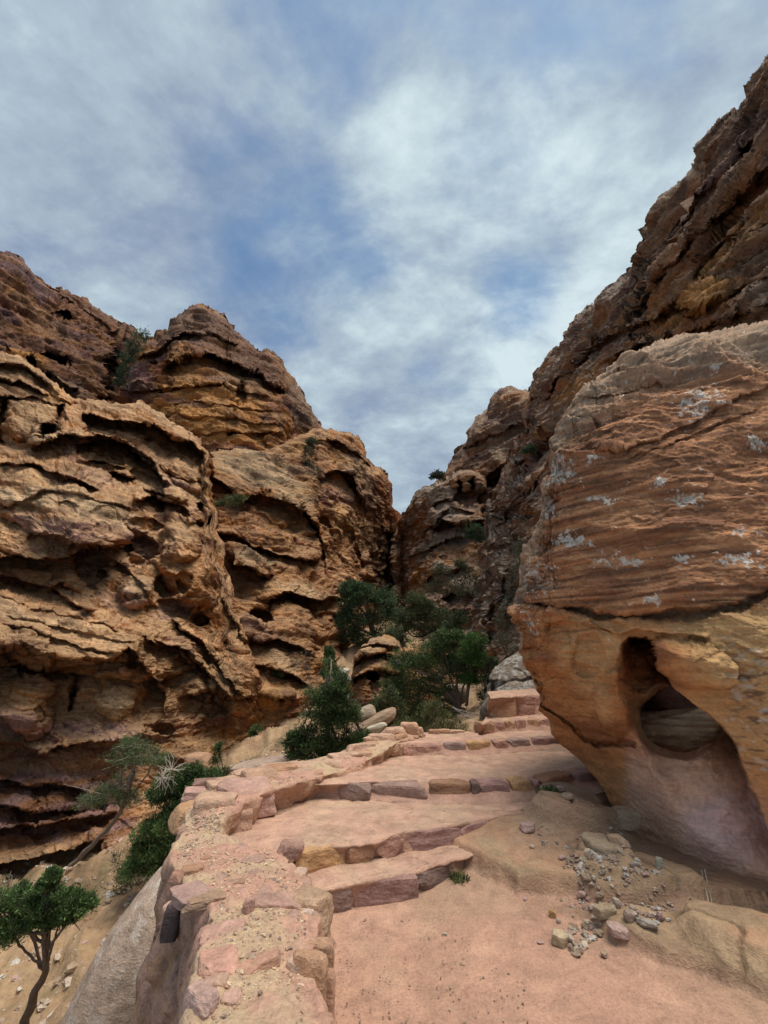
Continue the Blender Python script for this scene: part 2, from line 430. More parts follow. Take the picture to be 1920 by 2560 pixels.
    b1 = perlin(x / (6 * s), y / (6 * s), zw * 0.9, seed + 80); b2 = perlin(x / (3 * s), y / (3 * s), zw * 3.1, seed + 81)
    b3 = fbm(x / (1.5 * s), y / (1.5 * s), z / (1.5 * s), 4, seed + 82); b4 = perlin(x / (2 * s), y / (2 * s), zw * 9.0, seed + 83)
    m = b1 * 0.9 + b2 * 0.6 + b3 * 0.7
    col = np.broadcast_to(pal[0], P.shape).copy()
    col = mixv(col, pal[1], ss(-0.05, 0.28, m)); col = mixv(col, pal[2], ss(0.05, 0.42, -m)); 
    col = mixv(col, pal[3], ss(0.10, 0.40, b3 - b1 * .4) * .8)
    col = paints(col, PXf + wxf * 1.5, PYf + wyf * 1.5, paint, b3)
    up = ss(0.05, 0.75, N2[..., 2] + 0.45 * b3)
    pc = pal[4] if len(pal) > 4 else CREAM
    col = mixv(col, pc, up * pale)  # up-facing rock paled: weathered patina plus painted light from above
    col = col * (1 + 0.35 * b4 + 0.25 * b2)[..., None]
    vn = fbm(x / (2.2 * s), y / (2.2 * s), zw / .9, 5, seed + 95, gain=.62)
    col = mixv(col, col * .35 + DARK * .35, ss(-.06, .22, vn + .25 * b4) * varnish)
    st = ss(0.08, 0.35, perlin(x / (.5 * s), y / (.5 * s), z / (6 * s), seed + 90) + perlin(x / (2.5 * s), y / (2.5 * s), z / (4 * s), seed + 91) * .6 - .05)
    col = mixv(col, DARK * 1.1, st * 0.45)       # run-off stains
    lum_ = col.mean(-1, keepdims=True); col = np.maximum(lum_ + (col - lum_) * sat, .01) * np.array([1.06, .965, .925])
    if colfun is not None: col = colfun(col, PXf + wxf, PYf + wyf, P, N2, b3, pitm)
    nr = ny + pad
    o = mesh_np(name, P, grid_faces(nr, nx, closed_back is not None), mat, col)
    print('%s %d verts %.1fs' % (name, nr * nx, time.time() - T0))
    return o

# ================================================================== cliffs
PAL_FAR = [np.array([.29,.16,.10]), np.array([.22,.12,.08]), PURPLE * .8, ORANGE * .8, GREY * .8]
PAL_LEFT = [np.array([.46,.265,.14]), np.array([.44,.205,.095]), np.array([.30,.155,.11]), np.array([.55,.355,.20]), np.array([.60,.44,.28])]
PAL_MID = [np.array([.40,.225,.12]), np.array([.40,.18,.08]), np.array([.26,.125,.075]), np.array([.48,.28,.13]), np.array([.54,.385,.24])]
PAL_RIGHT = [np.array([.36, .255, .18]), np.array([.34,.18,.10]), np.array([.24,.155,.13]), np.array([.40,.31,.22]), np.array([.44,.37,.28])]

# far left ridge
top_A = [(-260, 560), (-60, 600), (0, 632), (30, 630), (60, 650), (90, 690), (120, 712), (160, 724), (195, 735), (240, 770), (290, 795), (330, 815), (375, 843), (400, 850), (470, 880)]
o = region('cliff', top_A, [(-260, 1150), (470, 1120)], 250, 230,
    [(-260, 600, 36), (0, 640, 38), (380, 850, 52), (0, 900, 29), (200, 1000, 32), (300, 900, 40), (-260, 1100, 22), (280, 1120, 34), (200, 780, 44), (470, 900, 62)],
    feats=[('cave', 150, 898, 34, 13, 15, .25), ('cave', 75, 900, 18, 11, 20, .2), ('cave', 110, 930, 40, 10, 25, .12), ('ledge', [(0, 880), (60, 905), (150, 950), (200, 985)], .05, 25, .05, 25),
           ('cave', 165, 783, 16, 6, 10, .15), ('cave', 218, 826, 8, 7, 0, .15), ('cave', 300, 840, 20, 60, 25, .08), ('cave', 255, 1000, 30, 18, 10, .12), ('cave', 280, 930, 22, 60, 20, .12),
           ('ledge', [(90, 700), (180, 760), (300, 840)], .015, 18, .02, 12)],
    paint=[(30, 720, 20, 12, 0, OCHRE, .7), (75, 760, 60, 22, 30, TAN, .5), (120, 820, 60, 25, 20, TAN, .4), (60, 890, 60, 16, 25, OCHRE, .8), (80, 960, 80, 30, 20, TAN, .6), (160, 960, 80, 20, 25, CREAM * .7, .5)],
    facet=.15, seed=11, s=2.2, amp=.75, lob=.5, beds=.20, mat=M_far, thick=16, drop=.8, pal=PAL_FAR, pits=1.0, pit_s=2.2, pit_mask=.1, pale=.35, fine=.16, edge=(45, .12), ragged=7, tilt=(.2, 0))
tag(o, kind='structure')

# pointed peak with the ochre band
top_B = [(250, 1060), (285, 1000), (310, 930), (350, 862), (388, 843), (395, 828), (420, 822), (430, 800), (440, 790), (455, 784), (468, 770), (490, 758), (505, 757), (540, 775), (570, 800), (595, 835), (640, 870), (650, 878), (665, 870),
         (700, 892), (722, 930), (752, 975), (780, 1020), (806, 1068), (830, 1110), (870, 1150)]
o = region('cliff', top_B, [(250, 1250), (870, 1260)], 330, 300,
    [(250, 1060, 36), (480, 770, 46), (300, 1000, 36), (530, 1120, 31), (800, 1070, 46), (650, 880, 46), (400, 1000, 34), (600, 1000, 35), (720, 1060, 38), (870, 1200, 46), (250, 1250, 32), (600, 1240, 31)],
    feats=[('ledge', [(540, 1118), (600, 1128), (655, 1125), (690, 1135), (730, 1120), (760, 1098)], .03, 30, .14, 25),
           ('ledge', [(300, 985), (380, 970), (450, 975), (520, 958), (600, 975), (680, 1000)], .03, 14, .015, 20),
           ('ledge', [(400, 920), (470, 890), (530, 885), (600, 915), (690, 960), (720, 985)], .06, 30, .06, 30),
           ('ledge', [(330, 1030), (450, 1040), (560, 1048), (700, 1060)], .012, 10, .012, 10), ('ledge', [(400, 1078), (520, 1082), (640, 1078), (720, 1090)], .012, 9, .015, 12),
           ('ledge', [(420, 1010), (500, 1008), (600, 1020), (690, 1030)], .012, 8, .012, 10),
           ('ledge', [(330, 900), (400, 870), (460, 835), (540, 840), (600, 870)], .03, 25, .03, 18),
           ('cave', 560, 962, 6, 9, 0, .15), ('cave', 600, 985, 22, 32, 10, .06), ('cave', 380, 902, 14, 5, 0, .1), ('cave', 575, 1085, 14, 4, 0, .08),
           ('bulge', 700, 1075, 50, 55, 20, .05)],
    paint=[(500, 1000, 190, 55, 3, OCHRE, .95), (470, 925, 60, 40, 20, OCHRE * 1.05, .85), (600, 1075, 150, 32, 3, OCHRE * .95, .95), (620, 960, 90, 40, 15, TAN, .6), (430, 1035, 90, 28, 0, OCHRE, .7),
           (450, 1005, 60, 10, 12, PURPLE, .6), (480, 815, 150, 62, 0, np.array([.20, .13, .095]), .85), (640, 905, 90, 60, 35, np.array([.20, .12, .085]), .85), (560, 880, 90, 30, 20, np.array([.22, .13, .09]), .7), (340, 960, 50, 60, 0, PURPLE * .9, .8), (690, 1095, 50, 40, 0, OCHRE, .7), (760, 1010, 40, 90, -25, GREY * .8, .6), (500, 1110, 60, 14, 0, DARK * 1.8, .5)],
    varnish=.35, facet=.15, seed=23, s=1.8, amp=.75, lob=.5, beds=.20, mat=M_far, thick=16, drop=.9, pal=[RUST * 1.5, ORANGE * .95, PURPLE * .95, TAN * 1.0, GREY * 1.2], pits=.9, pit_s=2.0, pit_mask=.0, pale=.3, fine=.12, edge=(40, .12), ragged=6)
tag(o, kind='structure')

# left wall beyond the near mass, running to the slot
top_D = [(440, 1140), (500, 1132), (540, 1128), (600, 1116), (680, 1108), (740, 1090), (785, 1070), (810, 1069), (850, 1078), (880, 1083), (900, 1098), (915, 1125), (925, 1148), (937, 1168), (955, 1169), (972, 1190), (983, 1225), (988, 1262),
         (996, 1283), (1000, 1308), (1004, 1360), (1010, 1470)]
bot_D = [(440, 1900), (700, 1900), (860, 1760), (1010, 1640)]
o = region('cliff', top_D, bot_D, 370, 420,
    [(440, 1140, 27), (530, 1150, 27), (530, 1300, 22), (600, 1500, 19), (700, 1600, 18), (640, 1800, 15), (750, 1700, 17), (860, 1560, 24), (850, 1300, 33), (850, 1085, 42), (950, 1300, 45), (985, 1420, 60), (980, 1240, 52),
     (690, 1250, 27), (740, 1450, 23), (440, 1880, 13), (850, 1750, 20), (1010, 1600, 50), (930, 1180, 46), (900, 1450, 34), (660, 1160, 31), (600, 1700, 15.5), (1005, 1350, 62)],
    feats=[('ledge', [(520, 1185), (600, 1240), (660, 1225), (720, 1240), (770, 1275), (800, 1340), (818, 1380)], .08, 90, .10, 55, 12),
           ('cave', 700, 1290, 70, 45, 25, .08), ('cave', 810, 1320, 26, 38, -15, .10), ('cave', 865, 1350, 20, 40, 10, .09), ('cave', 895, 1400, 14, 35, -10, .08),
           ('cave', 815, 1130, 60, 30, 10, .05), ('ledge', [(790, 1190), (840, 1178), (880, 1195), (905, 1240), (912, 1290)], .07, 60, .10, 30, 10), ('cave', 905, 1275, 14, 40, 0, .12), ('cave', 935, 1310, 18, 45, -20, .07),
           ('ledge', [(810, 1095), (860, 1115), (905, 1140), (930, 1180)], .04, 18, .05, 18),
           ('ledge', [(520, 1330), (600, 1345), (690, 1385), (760, 1400), (810, 1395)], .05, 45, .07, 30), ('ledge', [(560, 1400), (640, 1428), (690, 1452)], .07, 45, .10, 25),
           ('cave', 672, 1444, 16, 10, 0, .15), ('bulge', 640, 1400, 75, 42, 15, .05),
           ('ledge', [(650, 1500), (720, 1480), (790, 1500), (850, 1490), (862, 1520)], .08, 40, .12, 35), ('cave', 650, 1545, 35, 20, 10, .16), ('cave', 825, 1560, 40, 32, 20, .14), ('cave', 760, 1510, 8, 16, 0, .12),
           ('ledge', [(600, 1590), (690, 1600), (760, 1622), (790, 1660)], .06, 35, .06, 30), ('ledge', [(560, 1650), (640, 1660), (740, 1690), (780, 1720)], .04, 20, .05, 20), ('ledge', [(600, 1720), (680, 1740), (740, 1745)], .04, 20, .05, 20),
           ('cave', 770, 1735, 14, 8, 0, .1), ('vcrack', [(975, 1330), (985, 1400), (978, 1500), (990, 1600)], .25, 12), ('cave', 940, 1400, 30, 20, 0, .06), ('cave', 950, 1470, 25, 60, 0, .10),
           ('bulge', 590, 1580, 40, 30, 0, .04), ('bulge', 660, 1330, 90, 35, 20, .03)],
    paint=[(640, 1170, 130, 40, 16, CREAM * 1.05, .95), (730, 1230, 60, 40, 40, CREAM * .9, .7), (700, 1300, 80, 45, 25, ORANGE, .75), (815, 1320, 30, 45, 0, ORANGE, .6), (650, 1270, 60, 40, 0, RUST, .5), (565, 1230, 40, 30, 20, OCHRE * .9, .9),
           (870, 1150, 60, 30, 20, OCHRE * .8, .6), (850, 1240, 60, 25, 10, PURPLE, .6), (640, 1390, 60, 22, 20, CREAM, .85), (600, 1440, 60, 30, 0, TAN, .6), (740, 1470, 60, 20, 10, CREAM * .9, .7),
           (900, 1330, 80, 60, 40, TAN * .8, .6), (945, 1400, 60, 70, 0, DARK * 1.6, .7), (975, 1450, 50, 120, 0, DARK, .9), (870, 1500, 70, 40, 0, DARK * 1.8, .5), (950, 1230, 40, 60, 0, RUST, .7),
           (640, 1660, 90, 40, 0, TAN, .7), (720, 1660, 50, 20, 20, CREAM * .9, .7), (620, 1760, 80, 50, 0, OCHRE * .9, .6), (640, 1560, 50, 25, 0, PURPLE * .7, .7), (780, 1640, 30, 60, 0, ORANGE, .5), (900, 1200, 40, 100, -20, GREY * .85, .5)],
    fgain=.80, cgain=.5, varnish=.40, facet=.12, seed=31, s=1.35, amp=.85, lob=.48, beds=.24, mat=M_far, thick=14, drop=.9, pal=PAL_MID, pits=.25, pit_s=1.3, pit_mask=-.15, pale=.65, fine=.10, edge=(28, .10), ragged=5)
tag(o, kind='structure')

# near left mass
top_C = [(-300, 1010), (-120, 900), (0, 880), (50, 890), (100, 925), (140, 955), (165, 985), (190, 998), (230, 997), (300, 1010), (350, 1004), (400, 1030), (440, 1060), (480, 1082), (503, 1100), (514, 1135), (528, 1200), (534, 1275), (550, 1345), (562, 1440), (592, 1540),
         (622, 1585), (635, 1625), (652, 1690), (664, 1730), (680, 1810), (700, 1880)]
bot_C = [(-300, 2420), (0, 2330), (250, 2240), (400, 2150), (520, 2060), (600, 1980), (700, 1930)]
def under_C(col, px, py, P, N, b3, pit):
    lo = ss(1900, 1955, py + 18 * b3) * (1 - ss(300, 380, px)) * (1 - ss(2070, 2130, py))
    band = 0.5 + 0.5 * np.sin(P[..., 2] * 16 + 3 * b3 + perlin(P[..., 0] * .8, P[..., 1] * .8, P[..., 2] * 2, 5) * 5)
    c2 = mixv(np.broadcast_to(RUST * 1.3, col.shape), PURPLE * 1.3, band)
    col = mixv(col, c2, lo * .9)
    return col
o = region('cliff', top_C, bot_C, 440, 560,
    [(-300, 1010, 15), (-300, 1600, 8.5), (-300, 2300, 6.5), (0, 900, 21), (0, 1100, 17), (0, 1300, 14), (0, 1500, 12), (0, 1700, 10.4), (0, 1900, 9.9), (0, 2100, 9.3), (0, 2250, 8.6),
     (200, 1010, 22), (350, 1010, 23), (510, 1110, 24), (350, 1180, 19), (200, 1200, 16.5), (515, 1280, 20), (300, 1450, 14), (400, 1500, 14), (540, 1450, 17), (560, 1620, 15.5), (640, 1700, 15.2), (300, 1750, 11.5), (450, 1800, 12.5),
     (250, 1950, 10.5), (400, 2000, 11.4), (600, 1900, 14), (250, 2150, 9.6), (450, 2050, 10.6), (690, 1900, 15.5), (660, 1800, 15.6)],
    feats=[ ('bulge', 78, 1050, 86, 62, 10, .07), ('ledge', [(-100, 985), (20, 990), (90, 985), (150, 1020), (185, 1060)], .04, 16, .02, 20), ('cave', 118, 1075, 30, 16, -30, .35), ('vcrack', [(150, 1010), (140, 1060), (100, 1100)], .10, 7), ('vcrack', [(18, 990), (8, 1040), (-2, 1100)], .12, 9),
           ('ledge', [(-200, 900), (0, 905), (70, 930), (130, 965), (150, 990)], .04, 14, .04, 14), ('ledge', [(-100, 945), (0, 945), (60, 955), (130, 990)], .04, 12, .04, 18), ('bulge', 160, 985, 45, 16, 28, .05),
           # lens shaped overhang at the top
           ('ledge', [(205, 1030), (260, 1045), (350, 1055), (420, 1085), (480, 1105), (515, 1150)], .03, 20, .16, 100, 14),
           ('cave', 400, 1150, 110, 48, 24, .10, .8), ('bulge', 465, 1170, 50, 80, -50, .05), ('bulge', 455, 1175, 60, 22, 20, .06),
           ('cave', 370, 1105, 16, 9, 0, .06), ('cave', 470, 1130, 26, 14, 25, .08), ('cave', 450, 1075, 30, 14, 35, .07),
           # big shell rim beneath it
           ('ledge', [(75, 1120), (150, 1092), (250, 1088), (330, 1110), (380, 1150), (410, 1195), (425, 1222)], .10, 40, .06, 60, 16),
           ('ledge', [(185, 1120), (240, 1098), (290, 1105), (340, 1130), (395, 1180), (420, 1215)], .05, 16, .10, 60, 10),
           ('cave', 270, 1150, 42, 40, 15, .09), ('cave', 205, 1120, 22, 18, -20, .07), ('cave', 360, 1210, 55, 26, 35, .10), ('cave', 350, 1190, 30, 20, 30, .08),
           ('ledge', [(200, 1155), (260, 1150), (315, 1168), (322, 1175)], .06, 10, .06, 14),
           ('ledge', [(255, 1180), (300, 1182), (345, 1195)], .05, 16, .10, 25), ('cave', 295, 1205, 30, 22, 10, .12),
           ('ledge', [(330, 1250), (380, 1242), (440, 1262), (470, 1275)], .07, 28, .14, 22, 10), ('cave', 380, 1268, 42, 16, 5, .14),
           ('ledge', [(340, 1225), (420, 1240), (470, 1262), (480, 1270)], .05, 16, .03, 20), ('cave', 498, 1265, 9, 9, 0, .16), ('cave', 522, 1298, 9, 13, 10, .22), ('cave', 496, 1306, 9, 8, 0, .16), ('bulge', 475, 1285, 28, 22, 0, .05),
           # rounded shelves
           ('ledge', [(-300, 1170), (0, 1160), (90, 1165), (180, 1195), (255, 1225)], .04, 25, .05, 30),
           ('ledge', [(-300, 1290), (0, 1275), (60, 1250), (120, 1230), (200, 1240), (280, 1260), (345, 1272), (362, 1300)], .02, 20, .02, 20),
           ('bulge', 170, 1255, 220, 100, 14, .14), ('cave', 45, 1290, 80, 38, 5, .07), ('cave', 165, 1265, 32, 14, 5, .09), ('cave', 265, 1290, 40, 24, 10, .05), ('cave', 255, 1320, 26, 14, 10, .06),
           ('bulge', 130, 1345, 250, 60, 8, .06), ('ledge', [(-300, 1400), (0, 1390), (110, 1398), (200, 1380), (260, 1365), (310, 1372), (330, 1330)], .07, 60, .09, 50, 14),
           ('cave', 225, 1425, 55, 62, -10, .12), ('cave', 255, 1440, 8, 14, 0, .15), ('cave', 305, 1375, 28, 34, 0, .10), ('cave', 355, 1378, 46, 46, 0, .22, .6), ('cave', 365, 1310, 45, 16, 5, .14),
           ('bulge', 455, 1345, 58, 60, -10, .10), ('bulge', 470, 1430, 72, 105, -12, .12), ('cave', 425, 1460, 45, 30, 10, .16), ('cave', 460, 1450, 25, 26, 0, .10), ('cave', 505, 1548, 18, 13, 20, .22),
           ('bulge', 340, 1478, 48, 40, 5, .08), ('cave', 330, 1495, 20, 9, 0, .05), ('cave', 440, 1520, 55, 28, 0, .07), ('cave', 375, 1530, 20, 24, 0, .06), ('cave', 165, 1480, 40, 14, 10, .10), ('cave', 222, 1496, 7, 6, 0, .1),
           ('ledge', [(-300, 1425), (0, 1440), (60, 1450), (140, 1480), (180, 1508), (240, 1540)], .05, 30, .06, 30),
           ('ledge', [(60, 1330), (160, 1345), (260, 1380), (330, 1430), (380, 1500)], .04, 30, .03, 30), ('ledge', [(380, 1590), (440, 1620), (520, 1680), (590, 1760)], .05, 28, .04, 24), ('ledge', [(420, 1540), (500, 1600), (560, 1680), (620, 1750)], .04, 22, .04, 20),
           # dipping slab
           ('bulge', 150, 1590, 330, 85, 14, .13), ('ledge', [(-300, 1480), (0, 1492), (100, 1515), (250, 1560), (340, 1590)], .012, 10, .012, 12), ('ledge', [(0, 1530), (120, 1555), (260, 1590), (350, 1615)], .012, 8, .012, 8),
           ('ledge', [(0, 1560), (80, 1575), (200, 1620), (320, 1640)], .015, 8, .015, 10),
           # the long dark overhang
           ('ledge', [(-300, 1600), (-100, 1612), (0, 1612), (60, 1612), (130, 1640), (200, 1648), (260, 1652), (300, 1630), (318, 1618), (352, 1640), (385, 1690), (410, 1720)], .05, 45, .08, 45, 14),
           ('cave', 60, 1650, 75, 26, 18, .13), ('cave', 230, 1672, 130, 18, -8, .10), ('cave', 330, 1655, 28, 14, -15, .12),
           ('ledge', [(-300, 1660), (0, 1662), (60, 1662), (120, 1672), (127, 1680)], .10, 90, .02, 30, 5), ('vcrack', [(193, 1690), (185, 1720), (175, 1770), (160, 1820)], .08, 4),
           ('bulge', 70, 1760, 66, 90, 0, .09), ('bulge', 290, 1755, 60, 40, 0, .04), ('cave', 360, 1770, 40, 40, 0, .05), ('cave', 95, 1790, 20, 30, 20, .05),
           ('ledge', [(350, 1590), (400, 1610), (450, 1640), (485, 1660)], .05, 18, .08, 25), ('ledge', [(430, 1650), (470, 1655), (500, 1690)], .06, 25, .10, 20),
           ('cave', 430, 1700, 30, 20, 0, .08), ('ledge', [(540, 1480), (590, 1560), (625, 1620)], .03, 20, .03, 20), ('cave', 618, 1615, 16, 14, 40, .08), ('bulge', 600, 1605, 34, 30, 30, .05),
           ('bulge', 590, 1700, 70, 90, -20, .07), ('cave', 540, 1770, 40, 25, 0, .07), ('cave', 480, 1760, 35, 50, 10, .06), ('cave', 400, 1820, 40, 12, 5, .08), ('ledge', [(450, 1740), (520, 1730), (600, 1745), (650, 1740)], .05, 25, .05, 20),
           # lower lip and recess
           ('ledge', [(-300, 1850), (0, 1860), (60, 1862), (110, 1882), (140, 1870), (200, 1858), (300, 1850), (330, 1846), (380, 1840)], .05, 30, .04, 40, 16),
           ('ledge', [(-300, 1945), (0, 1950), (90, 1968), (170, 1960), (270, 1990)], .04, 14, .05, 15), ('ledge', [(-300, 2000), (0, 2010), (80, 2030), (170, 2020), (280, 2010)], .05, 20, .05, 18),
           ('ledge', [(-300, 2060), (0, 2066), (120, 2060), (240, 2040), (300, 2030)], .04, 15, .03, 20), ('ledge', [(-300, 2160), (0, 2165), (80, 2150), (180, 2120), (260, 2090)], .05, 30, .09, 20),
           ('bulge', 500, 1900, 80, 60, 0, .04), ('ledge', [(380, 1880), (450, 1905), (520, 1895)], .04, 20, .05, 20)],
    paint=[(75, 1060, 80, 50, 5, np.array([.22, .12, .07]), .8), (60, 940, 100, 45, 15, TAN * .9, .6), (150, 985, 45, 22, 25, OCHRE * 1.1, .85), (70, 1040, 90, 60, 0, TAN * .7, .7), (20, 1050, 30, 70, 0, ORANGE * .8, .6),
           (260, 1018, 60, 12, 5, TAN, .7), (430, 1050, 70, 16, 30, CREAM * .7, .6), (390, 1130, 120, 45, 22, RUST * .9, .9), (360, 1080, 60, 18, 15, OCHRE * .6, .5), (470, 1150, 30, 60, 0, ORANGE * .8, .6), (430, 1215, 60, 26, 15, PURPLE * 1.1, .85), (465, 1240, 50, 16, 0, TAN, .7),
           (270, 1150, 50, 38, 15, ORANGE * 1.05, .8), (330, 1165, 40, 36, 30, ORANGE, .8), (200, 1118, 24, 16, 0, MAUVE, .5), (140, 1100, 110, 14, -6, CREAM * .9, .8), (360, 1150, 70, 12, 38, CREAM * .85, .8),
           (130, 1250, 180, 30, 8, CREAM * 1.05, .9), (260, 1290, 90, 40, 15, CREAM * .95, .8), (60, 1195, 100, 30, 10, TAN * .9, .6), (230, 1200, 90, 26, 8, MAUVE * .8, .5),
           (50, 1300, 70, 34, 0, ORANGE * .9, .7), (180, 1320, 160, 30, 6, MAUVE * .85, .7), (120, 1420, 60, 26, 0, ORANGE * 1.1, .7), (60, 1400, 80, 20, 0, TAN, .6), (240, 1430, 30, 60, 0, TAN * 1.1, .6), (210, 1420, 30, 60, -10, PURPLE, .6),
           (355, 1375, 46, 40, 0, PURPLE * .8, .9), (350, 1340, 50, 14, 0, MAUVE, .7), (455, 1330, 50, 36, 0, TAN * 1.1, .8), (470, 1430, 60, 80, -10, ORANGE * 1.2, .85), (425, 1462, 40, 26, 0, RUST, .8), (345, 1468, 44, 24, 0, CREAM * .8, .7),
           (300, 1500, 60, 24, 0, MAUVE, .5), (430, 1530, 60, 26, 0, MAUVE * .9, .8), (450, 1565, 60, 16, 0, TAN * 1.1, .7), (100, 1540, 200, 22, 13, CREAM * .9, .85), (250, 1590, 160, 22, 14, TAN * 1.15, .8), (120, 1610, 120, 26, 8, TAN * .7, .5),
           (270, 1640, 70, 22, -5, ORANGE * 1.1, .6), (60, 1720, 70, 60, 0, ORANGE * 1.0, .8), (30, 1672, 60, 12, 0, TAN * 1.2, .7), (300, 1715, 130, 22, 0, OCHRE * .85, .9), (360, 1712, 50, 10, -8, MAUVE * 1.3, .8),
           (290, 1760, 90, 36, 0, np.array([.55, .38, .22]), .95), (295, 1757, 30, 18, 8, CREAM * .9, .7), (390, 1770, 30, 40, 0, OCHRE * .8, .6), (150, 1730, 60, 70, 0, TAN * .9, .7), (120, 1790, 60, 40, 0, TAN, .6), (220, 1830, 170, 26, 4, MAUVE * .95, .9),
           (30, 1800, 60, 40, 0, MAUVE * 1.05, .8), (310, 1828, 60, 16, 0, MAUVE * 1.2, .7), (70, 1850, 90, 20, 0, PURPLE, .7), (200, 1880, 220, 20, 0, PURPLE * .8, .7), (400, 1780, 60, 90, 0, TAN * .9, .5),
           (520, 1700, 90, 80, 0, TAN * .85, .7), (500, 1800, 80, 30, 0, RUST * .9, .6), (560, 1860, 80, 40, 0, OCHRE * .9, .8), (450, 1870, 70, 26, 0, OCHRE * .9, .7), (590, 1560, 40, 70, -25, TAN * .9, .7),
           (110, 2060, 220, 30, -3, TAN * 1.0, .9), (130, 2110, 200, 30, -8, ORANGE * 1.05, .9), (60, 2145, 120, 14, -3, CREAM * .95, .9), (240, 2060, 60, 50, 0, TAN, .7), (330, 2000, 90, 60, 0, ORANGE * .9, .7), (420, 1930, 80, 40, 0, TAN, .7), (600, 1900, 120, 60, 0, TAN * 1.0, .7), (380, 2080, 90, 40, 0, TAN * .85, .7)],
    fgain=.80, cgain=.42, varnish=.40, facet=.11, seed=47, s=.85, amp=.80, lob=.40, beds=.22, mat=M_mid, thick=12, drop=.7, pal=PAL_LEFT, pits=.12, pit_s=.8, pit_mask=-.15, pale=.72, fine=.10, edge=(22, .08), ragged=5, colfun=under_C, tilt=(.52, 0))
tag(o, kind='structure')

# far right ridge behind the skull-like rock
top_F1 = [(980, 1330), (1030, 1280), (1090, 1210), (1110, 1176), (1120, 1168), (1140, 1130), (1165, 1105), (1170, 1082), (1180, 1060), (1210, 1030), (1222, 1003), (1236, 986), (1250, 974), (1270, 967), (1300, 970), (1325, 975), (1340, 985), (1400, 1020)]
o = region('cliff', top_F1, [(980, 1560), (1400, 1500)], 220, 240,
    [(980, 1330, 54), (1120, 1170, 48), (1180, 1060, 46), (1270, 970, 42), (1400, 1020, 36), (1200, 1200, 38), (1300, 1200, 32), (1400, 1400, 26), (1000, 1540, 42), (1200, 1400, 33)],
    feats=[('ledge', [(1160, 1210), (1240, 1180), (1300, 1150)], .03, 20, .04, 20), ('cave', 1230, 1210, 40, 16, -25, .10), ('ledge', [(1150, 1130), (1220, 1090), (1320, 1040)], .03, 25, .03, 20)],
    paint=[(1220, 1190, 50, 22, -20, RUST, .7), (1260, 1100, 60, 40, -30, GREY * .8, .5)],
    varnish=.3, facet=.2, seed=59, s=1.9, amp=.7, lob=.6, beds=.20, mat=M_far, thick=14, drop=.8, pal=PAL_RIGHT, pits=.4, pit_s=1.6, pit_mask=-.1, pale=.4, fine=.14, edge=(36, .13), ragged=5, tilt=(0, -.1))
tag(o, kind='structure')

# knobbly outcrop right of the slot
top_F2 = [(992, 1345), (1000, 1306), (1006, 1285), (1020, 1260), (1040, 1230), (1060, 1214), (1075, 1212), (1088, 1206), (1108, 1200), (1130, 1182), (1160, 1173), (1185, 1176), (1208, 1190), (1214, 1215), (1230, 1235), (1260, 1270)]
o = region('cliff', top_F2, [(992, 1700), (1260, 1760)], 200, 330,
    [(992, 1345, 52), (1005, 1300, 46), (1070, 1220, 39), (1170, 1180, 36), (1210, 1250, 35), (1050, 1400, 34), (1180, 1300, 33), (1130, 1420, 30), (1000, 1500, 40), (1100, 1550, 25), (1180, 1600, 22), (1250, 1500, 24), (1000, 1650, 26), (1250, 1720, 17)],
    feats=[('cave', 1148, 1212, 11, 17, 5, .30, .5), ('cave', 1180, 1210, 13, 14, -20, .28, .5), ('cave', 1205, 1245, 14, 22, 20, .20), ('cave', 1165, 1245, 36, 26, 0, .05), ('bulge', 1170, 1200, 48, 30, 0, .05),
           ('ledge', [(1075, 1330), (1110, 1300), (1130, 1308), (1165, 1312), (1210, 1300)], .09, 40, .10, 22, 10), ('ledge', [(1040, 1350), (1070, 1320), (1130, 1270), (1200, 1280)], .03, 20, .03, 20),
           ('cave', 1110, 1265, 30, 16, -10, .05), ('ledge', [(1010, 1400), (1060, 1380), (1120, 1345), (1180, 1335)], .03, 18, .05, 18), ('ledge', [(1040, 1460), (1100, 1430), (1190, 1415)], .04, 20, .06, 20),
           ('cave', 1150, 1500, 50, 22, 0, .08), ('ledge', [(1020, 1540), (1100, 1530), (1180, 1520)], .05, 20, .06, 20), ('vcrack', [(998, 1340), (1002, 1400), (1000, 1560)], .15, 9)],
    paint=[(1165, 1250, 30, 26, 0, np.array([.42, .22, .15]), .95), (1100, 1250, 60, 30, -20, GREY * 1.05, .7), (1120, 1290, 70, 16, -10, GREY * 1.3, .7), (1150, 1385, 60, 30, 0, ORANGE * 1.2, .8), (1160, 1405, 50, 8, 0, OCHRE * 1.1, .8), (1060, 1440, 36, 50, 30, OCHRE * .9, .8),
           (1020, 1350, 30, 60, 0, RUST * .8, .6), (1120, 1500, 80, 60, 0, DARK * 1.7, .6), (1160, 1358, 16, 6, 0, MAUVE * 1.2, .8), (1000, 1500, 26, 120, 0, DARK * 1.3, .8)],
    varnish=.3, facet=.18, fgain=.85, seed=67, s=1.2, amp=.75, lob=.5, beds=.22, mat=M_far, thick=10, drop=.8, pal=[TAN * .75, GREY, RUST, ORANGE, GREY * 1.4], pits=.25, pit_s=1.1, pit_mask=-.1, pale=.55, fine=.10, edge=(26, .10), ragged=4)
tag(o, kind='structure')

